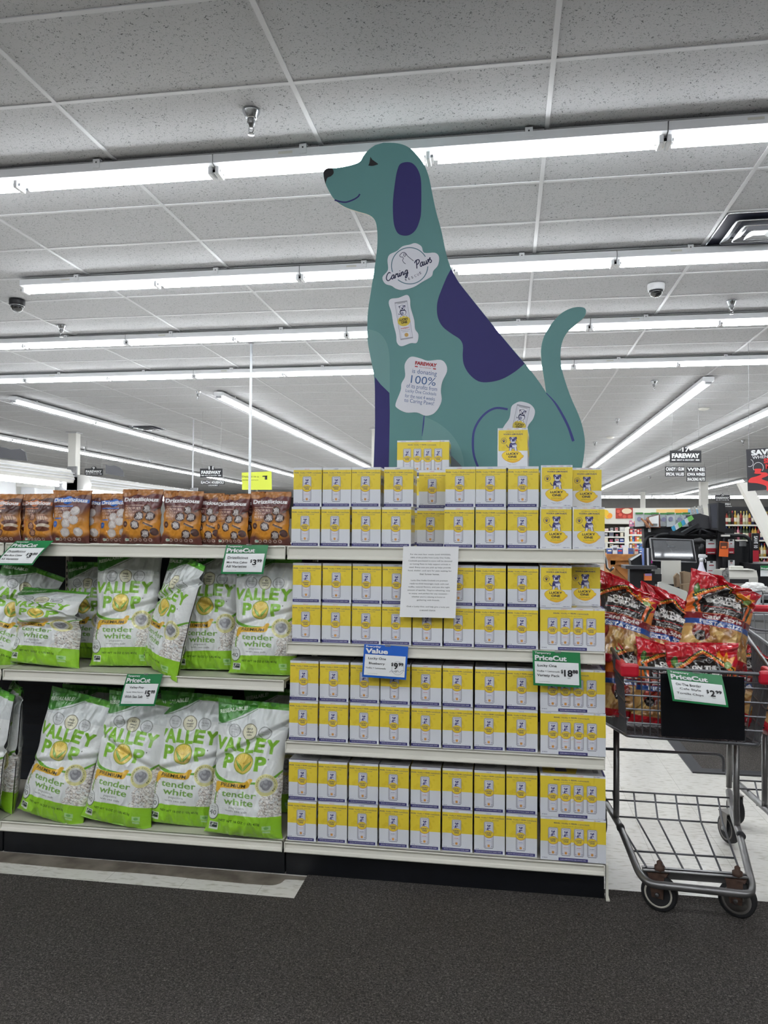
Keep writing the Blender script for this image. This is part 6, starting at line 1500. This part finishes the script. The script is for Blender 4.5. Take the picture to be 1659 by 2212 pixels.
# receipt printer
c = at(1600, 1262, Y=6.6); root = empty('receipt_printer', (c.x, 6.6, .901)); M_pr = mat('printer_cream', (196, 194, 186), .45)
g = MB(); g.prism([(0, 0), (.26, 0), (.26, .09), (.21, .165), (.03, .165), (0, .11)], -.135, .135, M_pr, 'x'); g.build('printer_body', root).rotation_euler = (0, 0, R(4))
g = MB(); g.bbox((-.11, .012, .165), (.11, .19, .174), .004, M_cream); g.bbox((-.05, .09, .172), (.05, .16, .196), .008, M_cream); g.build('cover', root)
g = MB(); g.box((-.12, -.006, .06), (.06, .004, .095), M_ink); g.box((.07, -.006, .02), (.1, 0, .035), M_ink); g.build('paper_slot', root)
tag(root, 'cream receipt printer on the counter at the right', 'printer')
for k, (x, y) in enumerate(((1559, 1232), (1566, 1228))):
    slab('photo_slip', [(x, y), (x+8, y-2), (x+11, 1275), (x+5, 1275)], 6.42+.03*k, .003, mat('photo_paper', (170, 168, 166), .4, noise=.7, scale=40, c2=(40, 40, 42)), ['front', 'rear'][k]+' black and white slip leaning left of the receipt printer', 'paper slip')
# boards, paper bags
slab('cream_board', rq(1429, 1211, 1471, 1262), 6.55, .02, M_cream, 'upright cream board standing below the till monitor', 'board')
slab('counter_screen', [(1422, 1258), (1428, 1257), (1483, 1277), (1486, 1282), (1486, 1535.5), (1420, 1535.5)], 6.0, .03, mat('screen_cream', (206, 205, 200), .5), 'cream counter side panel with a dark edge, behind the middle chip bag', 'counter panel')
slab('counter_screen_edge', [(1486, 1282), (1492, 1284), (1492, 1535.5), (1486, 1535.5)], 6.0, .04, M_dark, 'dark vertical end strip of the cream counter panel', 'counter panel')
M_kraft = mat('kraft_paper', (150, 128, 104), .85, noise=.2, scale=12)
for k, (pp, lab) in enumerate((([(1456, 1246), (1463, 1238), (1468, 1242), (1470, 1268), (1458, 1268)], 'brown paper bag bundle, narrow one at the left'), ([(1470, 1236), (1480, 1234), (1508, 1240), (1508, 1264), (1474, 1266)], 'brown paper bag bundle, large middle one'), ([(1480, 1238), (1530, 1244), (1531, 1262), (1500, 1264)], 'brown paper bag bundle, right one with straight top'), ([(1470, 1262), (1498, 1260), (1500, 1278), (1470, 1280)], 'brown paper bag bundle lying lowest in front'))):
    g = MB(); Yq = 6.42-.05*(k == 3)+.04*k*(k < 3); quadbox(g, pp, Yq, .035, M_kraft)
    for j in range(5): quadbox(g, [(pp[0][0]+1+j, pp[0][1]+1.5), (pp[0][0]+1.4+j, pp[0][1]+1.5), (pp[0][0]+1.4+j, pp[-1][1]-2), (pp[0][0]+1+j, pp[-1][1]-2)], Yq-.002, .002, mat('kraft_dark', (104, 84, 66), .9))
    tag(g.build('paper_bag_bundle'), lab+', beside the cream board', 'paper bags')
# crumpled plastic bags
def crumple(name, px, Y, z, sx, sy_, sz, seed, m, label, cat):
    bm = bmesh.new(); bmesh.ops.create_icosphere(bm, subdivisions=4, radius=1)
    from mathutils import noise as NZ
    for v in bm.verts:
        n_ = v.co.normalized(); d = 1+.28*NZ.noise(n_*2.2+Vector((seed, 0, 0)))-.22*abs(NZ.noise(n_*5+Vector((0, seed, 0))))
        v.co = Vector((n_.x*d*sx, n_.y*d*sy_, max(n_.z*d*sz, -sz*.35)+sz*.35))
    me = bpy.data.meshes.new(name); bm.to_mesh(me); bm.free(); me.materials.append(m)
    o = link(me, name); p = at(*px, Y=Y); o.location = (p.x, Y, z); tag(o, label, cat)
M_pb = mat('plastic_bag', (226, 224, 222), .35)
crumple('plastic_bag', (1628, 1275), 6.42, .901, .11, .08, .06, 3, M_pb, 'crumpled white cloth or bag on the counter right of the printer', 'plastic bag')
crumple('plastic_bag', (1566, 1270), 6.02, .852, .07, .05, .08, 8, M_pb, 'crumpled white plastic bag below the leaning photo slips', 'plastic bag')
slab('bag_stack', [(1601, 1282), (1644, 1277), (1643, 1303), (1618, 1318), (1602, 1312)], 5.5, .03, mat('bag_white', (214, 214, 216), .4, noise=.12, scale=9), 'stack of flat white carrier bags hanging on a wire at the counter', 'carrier bags')
g = MB(); g.tube([at(1598, 1282, Y=5.48), at(1646, 1276, Y=5.48), at(1648, 1284, Y=5.48)], .006, M_steel, 6); p = at(1648, 1284, Y=5.48); g.tube([p, Vector((p.x, p.y, .846))], .006, M_steel, 6); tag(g.build('bag_wire'), 'steel wire rod holding the flat white carrier bags', 'wire')
# left of monitor: card stand
slab('counter_shelf', [(1351, 1222), (1420, 1223), (1420, 1230), (1352, 1229)], 6.3, .25, M_dark, 'narrow dark counter shelf left of the cream board', 'shelf')
slab('leaflet_holder', [(1362, 1208), (1385, 1196), (1388, 1222), (1364, 1222)], 6.5, .12, M_black, 'black wedge leaflet holder with a white edge', 'holder', lambda g: quadbox(g, [(1361, 1208), (1384, 1195), (1386, 1197), (1364, 1211)], 6.49, .01, M_signw))
for k in range(4): slab('marker_pack', [(1387+5*k, 1184), (1391+5*k, 1184), (1392+5*k, 1222), (1388+5*k, 1222)], 6.45, .02, mat('mk%d' % k, [(120, 140, 200), (30, 30, 36), (214, 214, 220), (40, 40, 46)][k], .5), ORD[k]+' slim packet from the left between leaflet holder and monitor', 'packet', group='slim packets by the monitor')
slab('pink_packet', rq(1394, 1211, 1409, 1217), 6.48, .03, mat('hot_pink', (220, 50, 170), .5), 'small bright pink packet on the dark counter shelf', 'packet')
slab('gum_carton', rq(1393, 1240, 1408, 1254), 6.35, .05, mat('gum_orange', (222, 120, 60), .5), 'small orange and lilac box under the dark counter shelf', 'box', lambda g: quadbox(g, rq(1393, 1239, 1408, 1244), 6.348, .002, mat('gum_lilac', (190, 160, 220), .5)))
g = MB(); p = at(1386, 1228, Y=6.45); g.box((p.x-.10, 6.4, 0), (p.x+.02, 6.5, p.z), M_black); g.box((p.x+.02, 6.44, 0), (p.x+.10, 6.5, p.z-.02), M_black); tag(g.build('counter_post'), 'black post carrying the dark counter shelf', 'post')
slab('sweet_jar', [(1412, 1228), (1427, 1228), (1428, 1240), (1411, 1240)], 6.45, .08, mat('grey_jar', (110, 112, 110), .3), 'grey jar below the dark counter shelf left of the cream board', 'jar'); slab('black_tub', rq(1406, 1240, 1429, 1256), 6.45, .1, M_black, 'black tub under the grey jar', 'tub')
# promotional strip and second price sign far right
def exs(g): quadbox(g, rq(1626, 1189, 1639, 1215), 7.78, .004, M_cred); T(g, 'SAVE 10', 1632.5, 1171, 26, 8, M_wink, 7.78, .03, rot=-PI/2)
slab('strip_sign', rq(1625, 1152, 1640, 1217), 7.8, .02, M_ink, 'black and red vertical SAVE 10 strip sign before the wine shelves', 'sign', exs)
g = MB(); p = at(1632, 1217, Y=7.83); g.tube([(p.x, 7.83, 0), (p.x, 7.83, p.z)], .01, M_black, 6); tag(g.build('strip_post'), 'thin black post under the vertical strip sign', 'post')
slab('small_price_sign', rq(1643, 1222, 1672, 1245), 6.9, .004, M_signw, 'small green and white price cut sign at the right edge', 'price sign', lambda g: (quadbox(g, rq(1643, 1222, 1672, 1231), 6.897, .002, M_green), T(g, 'PriceCut', 1656, 1228, 24, 4, M_wink, 6.894, .04)))
slab('black_side_cabinet', rq(1624, 1218, 1720, 1300), 6.95, .5, M_blackm, 'black low cabinet behind the receipt printer at the right edge', 'cabinet')
